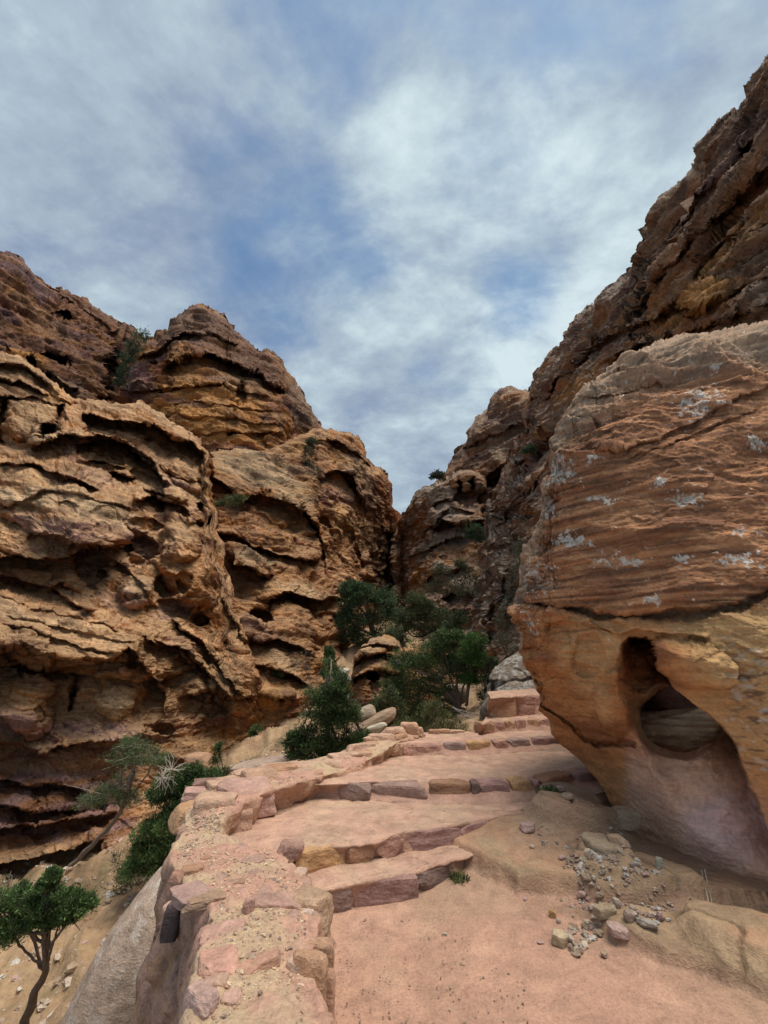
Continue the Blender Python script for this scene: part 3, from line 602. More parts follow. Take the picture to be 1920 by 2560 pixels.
# great right wall
top_G = [(1130, 1650), (1145, 1590), (1165, 1530), (1183, 1478), (1195, 1425), (1202, 1370), (1222, 1312), (1240, 1240), (1262, 1185), (1290, 1120), (1318, 1040), (1330, 985), (1334, 955), (1345, 915), (1390, 862), (1410, 828), (1440, 790), (1480, 758), (1500, 728), (1545, 704), (1560, 680),
         (1590, 612), (1620, 540), (1650, 490), (1700, 460), (1728, 432), (1750, 380), (1755, 355), (1790, 312), (1805, 292), (1845, 274), (1862, 245), (1876, 200), (1920, 140), (2010, 40), (2120, -60)]
def t_G(px, py):
    r = ray(px, py); xc = r[..., 0]; dz = r[..., 2]
    den = np.maximum(xc - .33 * dz, .135)
    soft = np.log(4.5 / den)
    return soft
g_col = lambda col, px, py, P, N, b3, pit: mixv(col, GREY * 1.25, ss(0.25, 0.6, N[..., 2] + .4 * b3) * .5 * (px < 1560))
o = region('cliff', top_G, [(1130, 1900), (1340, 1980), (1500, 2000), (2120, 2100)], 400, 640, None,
    feats=[('ledge', [(1440, 880), (1560, 820), (1660, 800), (1760, 760), (1920, 700), (2100, 640)], .02, 30, .06, 40),
           ('ledge', [(1500, 900), (1640, 850), (1800, 812), (1870, 790), (1960, 740), (2100, 690)], .05, 26, .07, 30),
           ('bulge', 1770, 745, 55, 22, -38, .07), ('cave', 1700, 760, 70, 20, -40, .09), ('cave', 1800, 640, 100, 26, -40, .08), ('cave', 1860, 520, 120, 30, -42, .08),
           ('ledge', [(1560, 790), (1640, 700), (1740, 600), (1850, 480), (1960, 380)], .04, 40, .06, 60), ('ledge', [(1600, 830), (1700, 760), (1830, 640), (1960, 530)], .02, 20, .03, 25),
           ('ledge', [(1640, 640), (1700, 560), (1800, 450), (1920, 330)], .04, 35, .04, 35), ('cave', 1880, 380, 60, 26, -40, .06), ('cave', 1700, 600, 30, 14, -45, .07),
           ('ledge', [(1340, 1010), (1420, 930), (1500, 850), (1560, 800)], .04, 30, .05, 30), ('ledge', [(1290, 1180), (1340, 1110), (1420, 1030)], .04, 30, .05, 25), ('cave', 1320, 1065, 26, 14, -30, .08),
           ('ledge', [(1225, 1330), (1290, 1250), (1370, 1180)], .03, 30, .05, 20), ('cave', 1235, 1560, 22, 70, 8, .07), ('cave', 1270, 1480, 16, 80, 10, .05), ('cave', 1275, 1680, 30, 50, 10, .08)],
    paint=[(1790, 690, 210, 28, -38, OCHRE * .8, .75), (1720, 780, 120, 26, -30, ORANGE * 1.1, .8), (1860, 600, 160, 24, -42, OCHRE * .75, .7), (1770, 745, 55, 24, -38, OCHRE * .9, .8), (1880, 470, 120, 24, -42, ORANGE * .8, .6), (1650, 740, 60, 26, -42, ORANGE * .8, .5),
           (1850, 780, 80, 20, -20, RUST, .6), (1440, 970, 90, 22, -40, OCHRE * .95, .85), (1500, 910, 60, 20, -35, ORANGE, .7), (1330, 1075, 30, 22, 0, ORANGE * .9, .7), (1200, 1520, 30, 120, 12, GREY * 1.25, .7), (1240, 1640, 22, 80, 5, ORANGE * .8, .5), (1290, 1450, 40, 140, 12, GREY * .7, .5),
           (1800, 330, 120, 90, -45, DARK * 1.6, .5), (1640, 560, 120, 50, -50, DARK * 1.9, .35), (1240, 1330, 60, 80, -30, GREY * .9, .6)],
    facet=.16, varnish=.3, sat=1.15, seed=71, s=1.0, amp=.85, lob=.65, beds=.26, mat=M_mid, thick=12, drop=.35, pal=PAL_RIGHT, pits=.25, pit_s=1.2, pit_mask=-.1, pale=.35, fine=.13, edge=(30, .09), ragged=6, tfun=t_G, tilt=(0, .06), colfun=g_col, strwarp=1.3)
tag(o, kind='structure')

top_R = [(858, 1800), (862, 1745), (872, 1700), (878, 1665), (888, 1640), (905, 1612), (930, 1598), (960, 1590), (985, 1592), (1005, 1606), (1040, 1600), (1080, 1606), (1120, 1602), (1160, 1618), (1200, 1640)]
o = region('rock_outcrop', top_R, [(858, 1860), (1200, 1860)], 190, 160,
    [(858, 1800, 15.6), (880, 1660, 15.8), (940, 1595, 17.5), (1010, 1600, 17.8), (1160, 1615, 18.5), (930, 1700, 14.9), (1000, 1700, 15.6), (1100, 1700, 16.4), (900, 1850, 14.2), (1180, 1850, 15.2)],
    feats=[('ledge', [(872, 1668), (905, 1640), (950, 1632), (985, 1640), (1010, 1660)], .05, 16, .06, 20, 8), ('ledge', [(880, 1700), (920, 1678), (960, 1672), (1010, 1690)], .03, 12, .04, 18, 8), ('cave', 932, 1692, 15, 11, 0, .14), ('cave', 938, 1722, 16, 24, 0, .03),
           ('ledge', [(890, 1622), (940, 1610), (1000, 1618)], .02, 10, .03, 9, 8), ('cave', 985, 1650, 14, 9, 0, .12), ('bulge', 940, 1612, 50, 22, -8, .04), ('ledge', [(1010, 1640), (1080, 1634), (1180, 1650)], .03, 14, .05, 14), ('vcrack', [(1008, 1600), (1004, 1700)], .06, 5)],
    paint=[(940, 1610, 70, 20, -8, CREAM * .9, .9), (930, 1655, 60, 12, -12, CREAM * .8, .7), (940, 1720, 26, 40, 0, np.array([.36, .19, .14]), .8), (900, 1740, 30, 60, 0, RUST * .9, .6), (1080, 1612, 90, 14, 0, CREAM * .9, .8)],
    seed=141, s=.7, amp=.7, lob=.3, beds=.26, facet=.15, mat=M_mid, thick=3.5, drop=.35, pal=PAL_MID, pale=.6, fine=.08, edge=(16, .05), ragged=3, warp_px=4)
tag(o, 'rounded layered outcrop with a dark hollow between the conifer and the broad juniper', 'outcrop')
top_L = [(1190, 1860), (1200, 1800), (1210, 1740), (1222, 1690), (1236, 1668), (1262, 1650), (1290, 1634), (1325, 1620), (1350, 1606), (1420, 1585)]
def l_col(col, px, py, P, N, b3, pit):
    x, y, z = P[..., 0], P[..., 1], P[..., 2]
    l = fbm(x * 7, y * 7, z * 7, 4, 77, gain=.7)
    return mixv(col, np.array([.46, .45, .39]), ss(.0, .16, l) * .6)
o = region('lichen_boulder', top_L, [(1196, 1880), (1420, 1880)], 120, 140,
    [(1196, 1860, 10.3), (1228, 1715, 10.0), (1290, 1660, 10.2), (1420, 1620, 10.6), (1250, 1780, 9.3), (1340, 1760, 9.0), (1250, 1880, 9.0), (1420, 1880, 8.8)], feats=[('hcrack', [(1228, 1722), (1290, 1700), (1400, 1690)], .01, 4), ('vcrack', [(1236, 1700), (1222, 1780), (1212, 1850)], .03, 6)],
    sat=1.0, seed=151, s=.5, amp=.4, lob=.12, beds=.10, facet=.08, mat=M_near, thick=2.5, drop=.3, pal=[GREY * .75, GREY * .6, np.array([.20, .16, .13]), GREY, GREY], pale=.3, fine=.1, edge=(14, .04), ragged=3, warp_px=4, colfun=l_col)
tag(o, 'steep grey boulder crusted with white lichen, wedged left of the great boulder above the steps', 'boulder')

# ================================================================== the leaning boulder
xr_ = (1290, 2160)
top_H = [(1290, 1525), (1293, 1480), (1302, 1440), (1312, 1390), (1330, 1335), (1350, 1268), (1362, 1215), (1372, 1180), (1380, 1120), (1398, 1062), (1420, 1022), (1432, 1000), (1442, 984), (1462, 960), (1510, 930), (1540, 908), (1560, 888), (1592, 878), (1640, 850), (1700, 838), (1780, 825), (1850, 814), (1920, 804), (2160, 770)]
bot_H = [(1290, 1550), (1294, 1575), (1304, 1606), (1318, 1645), (1334, 1722), (1345, 1776), (1353, 1792), (1378, 1832), (1402, 1862), (1456, 1908), (1490, 1945), (1512, 1980), (1541, 2030), (1600, 2092), (1668, 2143), (1792, 2191), (1920, 2224), (2160, 2270)]
lip = [(1545, 1640), (1556, 1605), (1575, 1592), (1625, 1600), (1637, 1640), (1640, 1668), (1672, 1695), (1690, 1722), (1735, 1762), (1790, 1800), (1832, 1850), (1862, 1930), (1895, 2010), (1935, 2110), (1990, 2200)]
def seg_side(px, py, pts):
    """distance to a polyline and on which side of it a point lies"""
    best = np.full(px.shape, 1e9); side = np.zeros(px.shape)
    for (ax, ay), (bx, by) in zip(pts[:-1], pts[1:]):
        vx, vy = bx - ax, by - ay; q = np.clip(((px - ax) * vx + (py - ay) * vy) / (vx * vx + vy * vy), 0, 1)
        dx, dy = px - ax - q * vx, py - ay - q * vy; d = np.hypot(dx, dy); s_ = vx * dy - vy * dx
        m = d < best; best = np.where(m, d, best); side = np.where(m, s_, side)
    return best, side
def t_H(px, py):
    L = tps([(1290, 1535, 4.35), (1350, 1270, 4.35), (1440, 985, 4.75), (1640, 850, 5.0), (1920, 805, 4.8), (2160, 780, 4.9), (1345, 1790, 4.6), (1456, 1906, 4.45), (1541, 2030, 4.15), (1668, 2142, 3.55), (1920, 2223, 3.05), (2160, 2265, 2.9),
             (1400, 1450, 3.95), (1400, 1700, 4.0), (1400, 1200, 4.15), (1560, 1300, 3.65), (1560, 1000, 4.3), (1800, 1000, 4.2), (1800, 1300, 3.35), (1800, 1530, 3.05), (1560, 1550, 3.5), (1500, 1800, 3.9), (1620, 1950, 3.6), (1800, 2100, 3.1), (2100, 1500, 3.0), (2100, 1900, 2.7), (1900, 1700, 2.9)], px, py)
    wx = px + 10 * fbm(px / 50, py / 50, 3.3, 3, 401); wy = py + 10 * fbm(px / 50, py / 50, 7.3, 3, 402)
    d, sd = seg_side(wx, wy, lip)
    inside = ss(-3, 3, np.sign(sd) * d)
    r_ = np.where(wy > 1640, 1, 1) * inside
    deep = np.interp(wy, [1600, 1800, 1900, 2050, 2200], [.42, .36, .20, .11, .07]) * np.exp(-d / 150.0) * r_
    # the bowl fades out towards the lower left rim
    rim = np.interp(wx, [1540, 1570, 1600, 1640, 1700, 1780, 1850, 1920, 2000], [1700, 1830, 1880, 1960, 2060, 2140, 2180, 2210, 2240])
    fade = ss(0, 110, rim - wy)
    deep = deep * (0.15 + 0.85 * fade)
    left = ss(1535, 1590, wx)
    L = L + deep * left
    # deep hole and the pendant lobe
    qh = ((wx - 1700) / 120) ** 2 + ((wy - 1800) / 95) ** 2
    L += 0.30 * ss(0, .6, 1 - qh) * inside
    return L
def h_col(col, px, py, P, N, b3, pit):
    x, y, z = P[..., 0], P[..., 1], P[..., 2]
    up = 1 - ss(1490, 1560, py + 25 * b3)
    lam = perlin(x * 1.2, y * 1.2, z * 26 + 2.5 * perlin(x * .9, y * .9, z * 1.5, 7), 8) + .6 * perlin(x * 3, y * 3, z * 60, 9)
    c1 = np.array([.24, .115, .062]); c2 = np.array([.36, .19, .10]); c3 = np.array([.115, .062, .04])
    cu = mixv(np.broadcast_to(c1, col.shape), c2, ss(-.1, .4, lam + b3 * .6)); cu = mixv(cu, c3, ss(.1, .5, -lam - b3 * .5 + .1 * perlin(x * 2, y * 2, z * 2, 3)) * .8)
    # greyer crust near the top
    tp = 1 - ss(20, 150, py - np.interp(px, [p[0] for p in top_H], [p[1] for p in top_H]) + 60 * b3)
    cu = mixv(cu, np.array([.33, .28, .215]), tp * .55)
    lo1 = np.array([.36, .175, .075]); lo2 = np.array([.25, .115, .058]); lo3 = np.array([.42, .25, .12])
    cl = mixv(np.broadcast_to(lo1, col.shape), lo2, ss(-.05, .3, b3 + .5 * perlin(x * 1.5, y * 1.5, z * 4, 21))); cl = mixv(cl, lo3, ss(.05, .35, perlin(x * 1.1, y * 1.1, z * 1.6, 22)))
    right = ss(1650, 1800, px) * (1 - ss(1700, 2200, py - (px - 1650) * 1.2) * 0)
    cl = mixv(cl, np.array([.44, .29, .14]), right * .65)
    d, sd = seg_side(px, py, lip)
    inside = ss(-4, 8, np.sign(sd) * d) * ss(1540, 1580, px)
    bowl = inside * ss(1800, 1920, py)
    cl = mixv(cl, np.array([.54, .38, .31]), bowl * .75); cl = mixv(cl, np.array([.54, .42, .44]), ss(0.1, .75, 1 - np.hypot((px - 1840) / 200, (py - 2060) / 150) + b3 * .25) * .75)
    cl = mixv(cl, np.array([.35, .17, .085]), inside * (1 - ss(1680, 1840, py)) * .7)
    cl = mixv(cl, np.array([.40, .215, .10]), ss(1850, 1930, py) * (1 - bowl) * .7)
    col = mixv(cl, cu, up)
    col = col * np.array([1.28, 1.20, 1.12])
    # lichen
    ln = fbm(x * 15, y * 15, z * 15, 4, 33, gain=.8); ln2 = fbm(x * 2.2, y * 2.2, z * 2.2, 3, 34)
    patches = 0
    for cx, cy, rx, ry in ((1725, 1245, 55, 36), (1650, 1205, 30, 18), (1700, 1400, 50, 26), (1870, 915, 26, 18), (1790, 925, 20, 10), (1845, 1330, 60, 26), (1370, 1280, 40, 35), (1400, 1180, 60, 50), (1500, 1245, 50, 14), (1350, 1450, 60, 60), (1430, 1350, 70, 30), (1640, 1500, 40, 16), (1570, 1055, 12, 7), (1850, 1400, 80, 30), (1480, 1160, 40, 14), (1750, 1000, 80, 60), (1900, 1100, 60, 30), (1560, 1400, 80, 22), (1330, 1560, 26, 50)):
        patches = np.maximum(patches, 1.15 - np.hypot((px - cx) / rx, (py - cy) / ry))
    lm = ss(.02, .08, ln - .31 + .44 * np.clip(patches, 0, 1) + .16 * ln2 * (py < 1560)) * (1 - bowl) * (1 - inside) * (1 - ss(1560, 1700, py) * .75)
    col = mixv(col, WHITE * (0.8 + .5 * ln)[..., None], lm * .85)
    # honeycomb crust on the right flank
    hc = ss(1780, 1860, px) * ss(1560, 1640, py) * (1 - ss(1900, 2000, py)) * (1 - inside)
    col = mixv(col, np.array([.15, .09, .06]), hc * ss(.05, .3, fbm(x * 10, y * 10, z * 26, 3, 44)) * .8)
    col = mixv(col, WHITE * .85, hc * ss(.12, .3, fbm(x * 12, y * 12, z * 22, 3, 45)) * .6)
    crk = np.interp(px, [1300, 1400, 1480, 1600, 1680, 1850, 1900, 1960], [1500, 1520, 1535, 1542, 1538, 1520, 1488, 1440])
    col = mixv(col, np.array([.10, .065, .05]), np.exp(-((py - crk) / 8) ** 2) * .7)
    return col
boulder = region('boulder', top_H, bot_H, 400, 640, None, tfun=t_H,
    feats=[('hcrack', [(1300, 1500), (1400, 1520), (1480, 1535), (1600, 1542), (1680, 1538), (1850, 1520), (1900, 1488), (1960, 1440)], .035, 7),
           ('ledge', [(1470, 1120), (1560, 1130), (1650, 1090), (1760, 1040), (1850, 990), (1960, 950)], .015, 26, .02, 20), ('ledge', [(1440, 1000), (1530, 985), (1600, 960), (1680, 940)], .01, 14, .012, 14),
           ('ledge', [(1560, 1150), (1680, 1110), (1780, 1070), (1900, 1020)], .008, 10, .012, 10), ('hcrack', [(1420, 1045), (1470, 1036), (1490, 1060), (1500, 1080)], .02, 4),
           ('ledge', [(1350, 1560), (1460, 1560), (1530, 1578), (1560, 1590)], .012, 24, .02, 50),
           ('bulge', 1725, 1655, 115, 58, 22, .07), ('cave', 1520, 1560, 50, 20, 20, .02),
           ('ledge', [(1540, 1590), (1600, 1576), (1660, 1585), (1720, 1590), (1780, 1600)], .02, 30, .02, 40), ('hcrack', [(1330, 1745), (1400, 1790), (1460, 1845), (1490, 1862), (1590, 1860)], .03, 5),
           ('cave', 1470, 1640, 50, 60, 0, .02), ('bulge', 1540, 1760, 50, 90, 0, .03)],
    varnish=.25, facet=.10, sat=1.0, seed=83, s=.30, amp=.32, lob=.40, beds=.30, mat=M_near, pits=.012, pit_s=.12, pit_mask=.0, pale=0, fine=.09, edge=(28, .07), ragged=5, warp_px=7, xpow=1.6,
    closed_back=lambda u_: 2.6 * np.sqrt(np.clip(u_ * 3, 0, 1)) + .01, kback=26, colfun=h_col, flat=.6,
    rough_top=lambda px, py: (1 + .9 * (1 - ss(60, 260, py - np.interp(px, [p[0] for p in top_H], [p[1] for p in top_H])))) * (1 - .8 * ss(1640, 1900, py)) * (.3 + .7 * ss(20, 110, seg_side(px, py, lip)[0])))
import bmesh
def pierce(o, cx, cy, rx, ry):
    me = o.data; V = np.empty(len(me.vertices) * 3, np.float32); me.vertices.foreach_get('co', V); V = V.reshape(-1, 3)
    X_, Y_, D_ = topix(V); q = ((X_ - cx) / rx) ** 2 + ((Y_ - cy) / ry) ** 2 + .35 * perlin(X_ / 40, Y_ / 40, .5, 3)
    lv = np.nonzero((q < 1) & (D_ > 4.3) )[0]
    bm = bmesh.new(); bm.from_mesh(me); bm.verts.ensure_lookup_table()
    bmesh.ops.delete(bm, geom=[bm.verts[i] for i in lv], context='VERTS'); bm.to_mesh(me); bm.free()
pierce(boulder, 1705, 1795, 95, 80)
tag(boulder, 'huge overhanging sandstone boulder with a hollowed arch, white lichen specks above, leaning over the path', 'boulder')

# ================================================================== ground
def tps_lin(ctrl):
    c = np.array(ctrl, float); X = c[:, :2] / 10.0; yv = c[:, 2]
    def U(r2): return 0.5 * r2 * np.log(np.maximum(r2, 1e-12))
    n = len(c); D = ((X[:, None] - X[None]) ** 2).sum(-1)
    A = np.zeros((n + 3, n + 3)); A[:n, :n] = U(D) + 0.003 * np.eye(n); A[:n, n] = 1; A[:n, n + 1:] = X; A[n:, :n] = A[:n, n:].T
    wg = np.linalg.solve(A, np.concatenate([yv, [0, 0, 0]]))
    def f(x, y):
        sx, sy = x / 10.0, y / 10.0; o = wg[n] + wg[n + 1] * sx + wg[n + 2] * sy
        for i in range(n): o = o + wg[i] * U((sx - X[i, 0]) ** 2 + (sy - X[i, 1]) ** 2)
        return o
    return f
vpix = [(0, 2540, 5.5), (150, 2540, 5.5), (0, 2250, 8.2), (200, 2300, 7.2), (200, 2150, 9.0), (350, 2150, 8.8), (400, 2050, 10.6), (650, 1960, 10), (560, 1900, 12.5), (620, 1850, 14), (820, 1915, 9), (900, 1850, 11), (1000, 1815, 13), (1150, 1815, 11),
        (760, 1780, 16), (930, 1600, 24), (900, 1700, 19), (1000, 1560, 33), (1230, 1760, 13), (330, 2400, 6.0)]
vc = [tuple(at(*p)) for p in vpix]
vc += [(-14, 12, -2.6), (-14, 0, -3.4), (-6, 0, -3.2), (-3, -3, -2.6), (0, -12, -1.5), (0, 60, 9), (12, 14, 2.0), (-20, 40, 6), (20, 40, 8), (12, 0, 1.5), (14, -12, 1), (-14, -12, -3), (6, 11, 1.1)]
hv_ = tps_lin(vc)
hp_ = tps_lin([(0, 0, 0), (0, 2.5, 0), (1, 2, 0), (2, 2, .02), (0, 3.5, -.01), (.6, 3.4, 0), (.5, 4.2, .06), (-.5, 4.2, .05), (0, 5, .18), (1, 5.2, .24), (0, 6.5, .33), (1.5, 6.4, .38), (1.6, 7.4, .55), (3, 7.6, .7), (3, 5.8, .35), (2.4, 4.95, .10), (2.5, 4.4, -.05), (2.95, 3.9, -.07), (3.6,4.4,-.05), (2.4, 3.0, .05),
               (1.6, 4.3, .19), (1.2, 4.1, .13), (.9, 4.2, .13), (1.3, 4.5, .24), (1.75, 4.75, .30), (1.8, 5.2, .33), (4, 3, .0), (5, 6, .4), (4, 9, .95), (0, -4, 0), (5, 0, .1), (-3, 0, 0), (-3, 5, .1), (6, 10, 1.2)])
EDGE_Y = [-20, -2, 1.5, 2.8, 3.4, 3.9, 4.4, 5.0, 5.6, 6.2, 6.8, 7.6, 8.6, 10.5, 14, 400]
EDGE_X = [-1.5, -.9, -.62, -.75, -1.05, -1.45, -1.40, -.95, -.45, -.02, .75, 1.7, 2.5, 4.2, 7.5, 400]
slabA = [(.48, 4.30), (.70, 3.97), (.97, 3.66), (1.33, 3.54), (1.75, 3.38), (2.3, 3.5)]
slabB = [(1.02, 3.5), (1.36, 3.30), (1.44, 3.03), (1.52, 2.92), (1.75, 2.84), (2.0, 2.6), (2.6, 2.2)]
def edge_d(x, y, pts):
    b, s_ = seg_side(x, y, pts); return b * np.sign(s_)
def ground_h(x, y, fine=True):
    e = x - np.interp(y, EDGE_Y, EDGE_X)
    hv = hv_(x, y); hp = hp_(x, y)
    q_ = hv / .34 + .7 * fbm(x * .8, y * .8, 1.3, 4, 63); fr_ = q_ - np.floor(q_)
    hv = np.where(np.hypot(x, y) < 45, hv * .45 + .55 * .34 * (np.floor(q_) + ss(.62, 1.0, fr_) + .25 * fr_), hv)
    m = ss(-.30, 0.12, e)
    cw, cc = worley(x * 1.1 + .4 * fbm(x, y, .3, 3, 61), y * 1.1, .5, 62)
    hv = hv + .28 * (cc - .5 - .5 * cw) * np.clip((y - 3) / 4, 0, 1) + (.22 * fbm(x / 1.5, y / 1.5, 0.3, 6, 901, gain=.6) + .05 * fbm(x * 2, y * 2, .3, 4, 904, ridged=True)) * np.clip(np.hypot(x, y) / 5, .3, 4)
    h = hv + (np.minimum(hp, 3) - hv) * m
    r = np.hypot(x, y)
    h = np.where(r > 60, h * np.clip(1 - (r - 60) / 300, 0.2, 1), h)
    if fine:
        wob = .07 * fbm(x * 3, y * 3, .5, 3, 903)
        dA = edge_d(x + wob, y + wob, slabA); dB = edge_d(x + wob, y + wob, slabB)
        near = ss(4.7, 4.3, y) if False else (1 - ss(4.35, 4.7, y))
        sA = ss(0.0, .045, dA) * near * m; sB = ss(0, .06, dB) * m * (1 - ss(3.3, 3.5, y + .2 * (x - 1.3)))
        h = h + .11 * sA * (1 + .6 * fbm(x * 1.2, y * 1.2, 2.2, 3, 907)) + .09 * sB * (1 + fbm(x * 1.5, y * 1.5, 4.2, 3, 908))
        # rounded bedrock knobs by the boulder
        for cx, cy, rx, ry, rot, hh in ((1.78, 4.42, .52, .30, 10, .17), (1.95, 4.95, .45, .26, 20, .12), (1.65, 3.75, .26, .22, 0, .06), (1.98, 3.60, .32, .34, 0, .07), (2.2, 3.0, .5, .4, -20, .10)):
            a = R(rot); dx, dy = x - cx, y - cy
            q = ((dx * math.cos(a) + dy * math.sin(a)) / rx) ** 2 + ((-dx * math.sin(a) + dy * math.cos(a)) / ry) ** 2
            h = h + hh * ss(0, .55, 1 - q + .25 * fbm(x * 4, y * 4, cx, 3, 911))
        h = h + m * (.012 * fbm(x * 2.2, y * 2.2, .2, 4, 905) + .005 * fbm(x * 14, y * 14, .2, 3, 906) * (1 - .5 * sA))
        lines = np.abs(fbm(x * 1.1 + .3 * y, y * 1.6, 9.1, 3, 915))
        h = h + .018 * np.maximum(sA, sB) * fbm(x * 5, y * 9, .7, 4, 916, ridged=True)
        h = h - .035 * np.exp(-(lines / .014) ** 2) * np.maximum(sA, sB)
        return h, m, sA, sB, e
    return h
phi = np.linspace(R(-80), R(80), 720)
rr = np.concatenate([np.geomspace(.5, 1.9, 20, endpoint=False), np.geomspace(1.9, 9, 520, endpoint=False), np.geomspace(9, 40, 160, endpoint=False), np.geomspace(40, 600, 40)])
PHg, RRg = np.meshgrid(phi, rr)
gx, gy = RRg * np.sin(PHg), RRg * np.cos(PHg)
gh, gm, gsA, gsB, ge = ground_h(gx, gy)
gP = np.stack([gx, gy, gh], -1)
n1_ = fbm(gx * .9, gy * .9, .1, 4, 921); n2_ = fbm(gx * 5, gy * 5, .1, 4, 922); n3_ = fbm(gx * .35, gy * .35, 4.1, 4, 923)
sandc = mixv(np.broadcast_to(np.array([.47, .275, .185]), gP.shape), np.array([.43, .28, .18]), ss(-.2, .3, n1_ + .3 * n2_))
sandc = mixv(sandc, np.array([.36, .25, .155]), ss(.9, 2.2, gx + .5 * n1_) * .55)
sandc = mixv(sandc, np.array([.54, .30, .22]), ss(.05, .3, n3_) * .5)
slabc = mixv(np.broadcast_to(np.array([.37, .26, .15]), gP.shape), np.array([.42, .24, .14]), ss(-.1, .25, n2_ * .5 + n1_))
slabc = mixv(slabc, np.array([.24, .16, .10]), ss(.0, .3, -n1_ - .3 * n2_) * .5)
sandc = mixv(sandc, slabc, np.maximum(gsA, gsB) * .85)
lin_ = np.abs(fbm(gx * 1.1 + .3 * gy, gy * 1.6, 9.1, 3, 915)); sandc = mixv(sandc, np.array([.17, .11, .07]), np.exp(-(lin_ / .016) ** 2) * np.maximum(gsA, gsB) * .8)
sandc = sandc * (1 + .35 * fbm(gx * 3, gy * 3, 3.3, 5, 925, gain=.65))[..., None]
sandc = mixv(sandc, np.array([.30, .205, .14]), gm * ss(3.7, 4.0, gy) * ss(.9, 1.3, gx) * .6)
valc = mixv(np.broadcast_to(np.array([.34, .225, .13]), gP.shape), np.array([.26, .165, .10]), ss(-.1, .3, n1_ + n2_ * .4))
valc = mixv(valc, np.array([.50, .36, .22]), ss(.05, .35, n2_) * .5); valc = mixv(valc, np.array([.17, .14, .085]), ss(.12, .4, n3_ + n2_ * .4) * .7)
valc = valc * (1 + .7 * fbm(gx * 1.6, gy * 1.6, 6.3, 6, 931, gain=.7))[..., None]
valc = mixv(valc, np.array([.13, .12, .06]), ss(.10, .3, fbm(gx * 2.6, gy * 2.6, 8.3, 5, 933, gain=.7)) * .6)
sandc = sandc * np.array([.90, .90, .92])
gcol = mixv(valc, sandc, gm)
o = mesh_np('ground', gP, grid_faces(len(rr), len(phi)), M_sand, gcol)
tag(o, kind='structure')

# ================================================================== stones
_cube = {}
def cubegrid(n):
    if n in _cube: return _cube[n]
    g = np.linspace(-1, 1, n + 1); V = []; Fq = []; idx = {}
    def vid(p):
        k = tuple(np.round(p, 5)); 
        if k not in idx: idx[k] = len(V); V.append(p)
        return idx[k]
    for ax in range(3):
        for sg in (-1, 1):
            for i in range(n):
                for j in range(n):
                    q = []
                    for a, b in ((i, j), (i + 1, j), (i + 1, j + 1), (i, j + 1)):
                        p = [0, 0, 0]; p[ax] = sg; p[(ax + 1) % 3] = g[a]; p[(ax + 2) % 3] = g[b]; q.append(vid(p))
                    if sg < 0: q.reverse()
                    Fq.append(q)
    _cube[n] = (np.array(V, float), np.array(Fq)); return _cube[n]
def stone_vf(size, n=6, seed=0, box=4.0, cuts=7, rough=.06, cutd=.78):
    V, Fq = cubegrid(n); V = V.copy(); rg = np.random.RandomState(seed * 7 + 3)
    sgn = np.sign(V) * np.abs(V) ** .9
    l = (np.abs(sgn) ** box).sum(1) ** (1 / box); V = sgn / l[:, None]
    for k in range(cuts):
        nn = rg.normal(size=3); nn /= np.linalg.norm(nn); d = rg.uniform(cutd, cutd + .25) * (np.abs(nn) ** 1.15).sum() ** .8
        over = np.maximum((V * nn).sum(1) - d, 0); V -= over[:, None] * nn
    nz = fbm(V[:, 0] * 1.3 + seed, V[:, 1] * 1.3, V[:, 2] * 1.3, 4, seed + 11)
    V *= (1 + rough * 2.2 * nz)[:, None]
    V[:, 0] += .12 * rg.normal() * V[:, 2]; V[:, 1] += .1 * rg.normal() * V[:, 0]
    return V * (np.asarray(size, float) / 2), Fq
def rotz(V, a):
    c, s_ = math.cos(a), math.sin(a); o = V.copy(); o[:, 0] = V[:, 0] * c - V[:, 1] * s_; o[:, 1] = V[:, 0] * s_ + V[:, 1] * c; return o
def rotx(V, a):
    c, s_ = math.cos(a), math.sin(a); o = V.copy(); o[:, 1] = V[:, 1] * c - V[:, 2] * s_; o[:, 2] = V[:, 1] * s_ + V[:, 2] * c; return o
def roty(V, a):
    c, s_ = math.cos(a), math.sin(a); o = V.copy(); o[:, 0] = V[:, 0] * c + V[:, 2] * s_; o[:, 2] = -V[:, 0] * s_ + V[:, 2] * c; return o
_seed = [100]
def stone(name, pos, size, yaw=0, tilt=0, roll=0, color=TAN, n=6, parent=None, mat=None, box=4.0, cuts=8, rough=.05, cutd=.78, smooth=False, var=.16, colfun=None):
    _seed[0] += 1; sd = _seed[0]
    V, Fq = stone_vf(size, n, sd, box, cuts, rough, cutd)
    V = rotz(rotx(roty(V, R(roll)), R(tilt)), R(yaw))
    W = V + np.asarray(pos)
    nz = fbm(W[:, 0] * 7, W[:, 1] * 7, W[:, 2] * 11, 3, sd)
    c = np.asarray(color, float) * (1 + var * 2.2 * nz)[:, None]
    if colfun is not None: c = colfun(c, W, nz)
    o = mesh_np(name, V, Fq, mat or M_stone, c, smooth=smooth)
    o.location = tuple(np.asarray(pos, float))
    if parent is not None: adopt(o, parent)
    return o

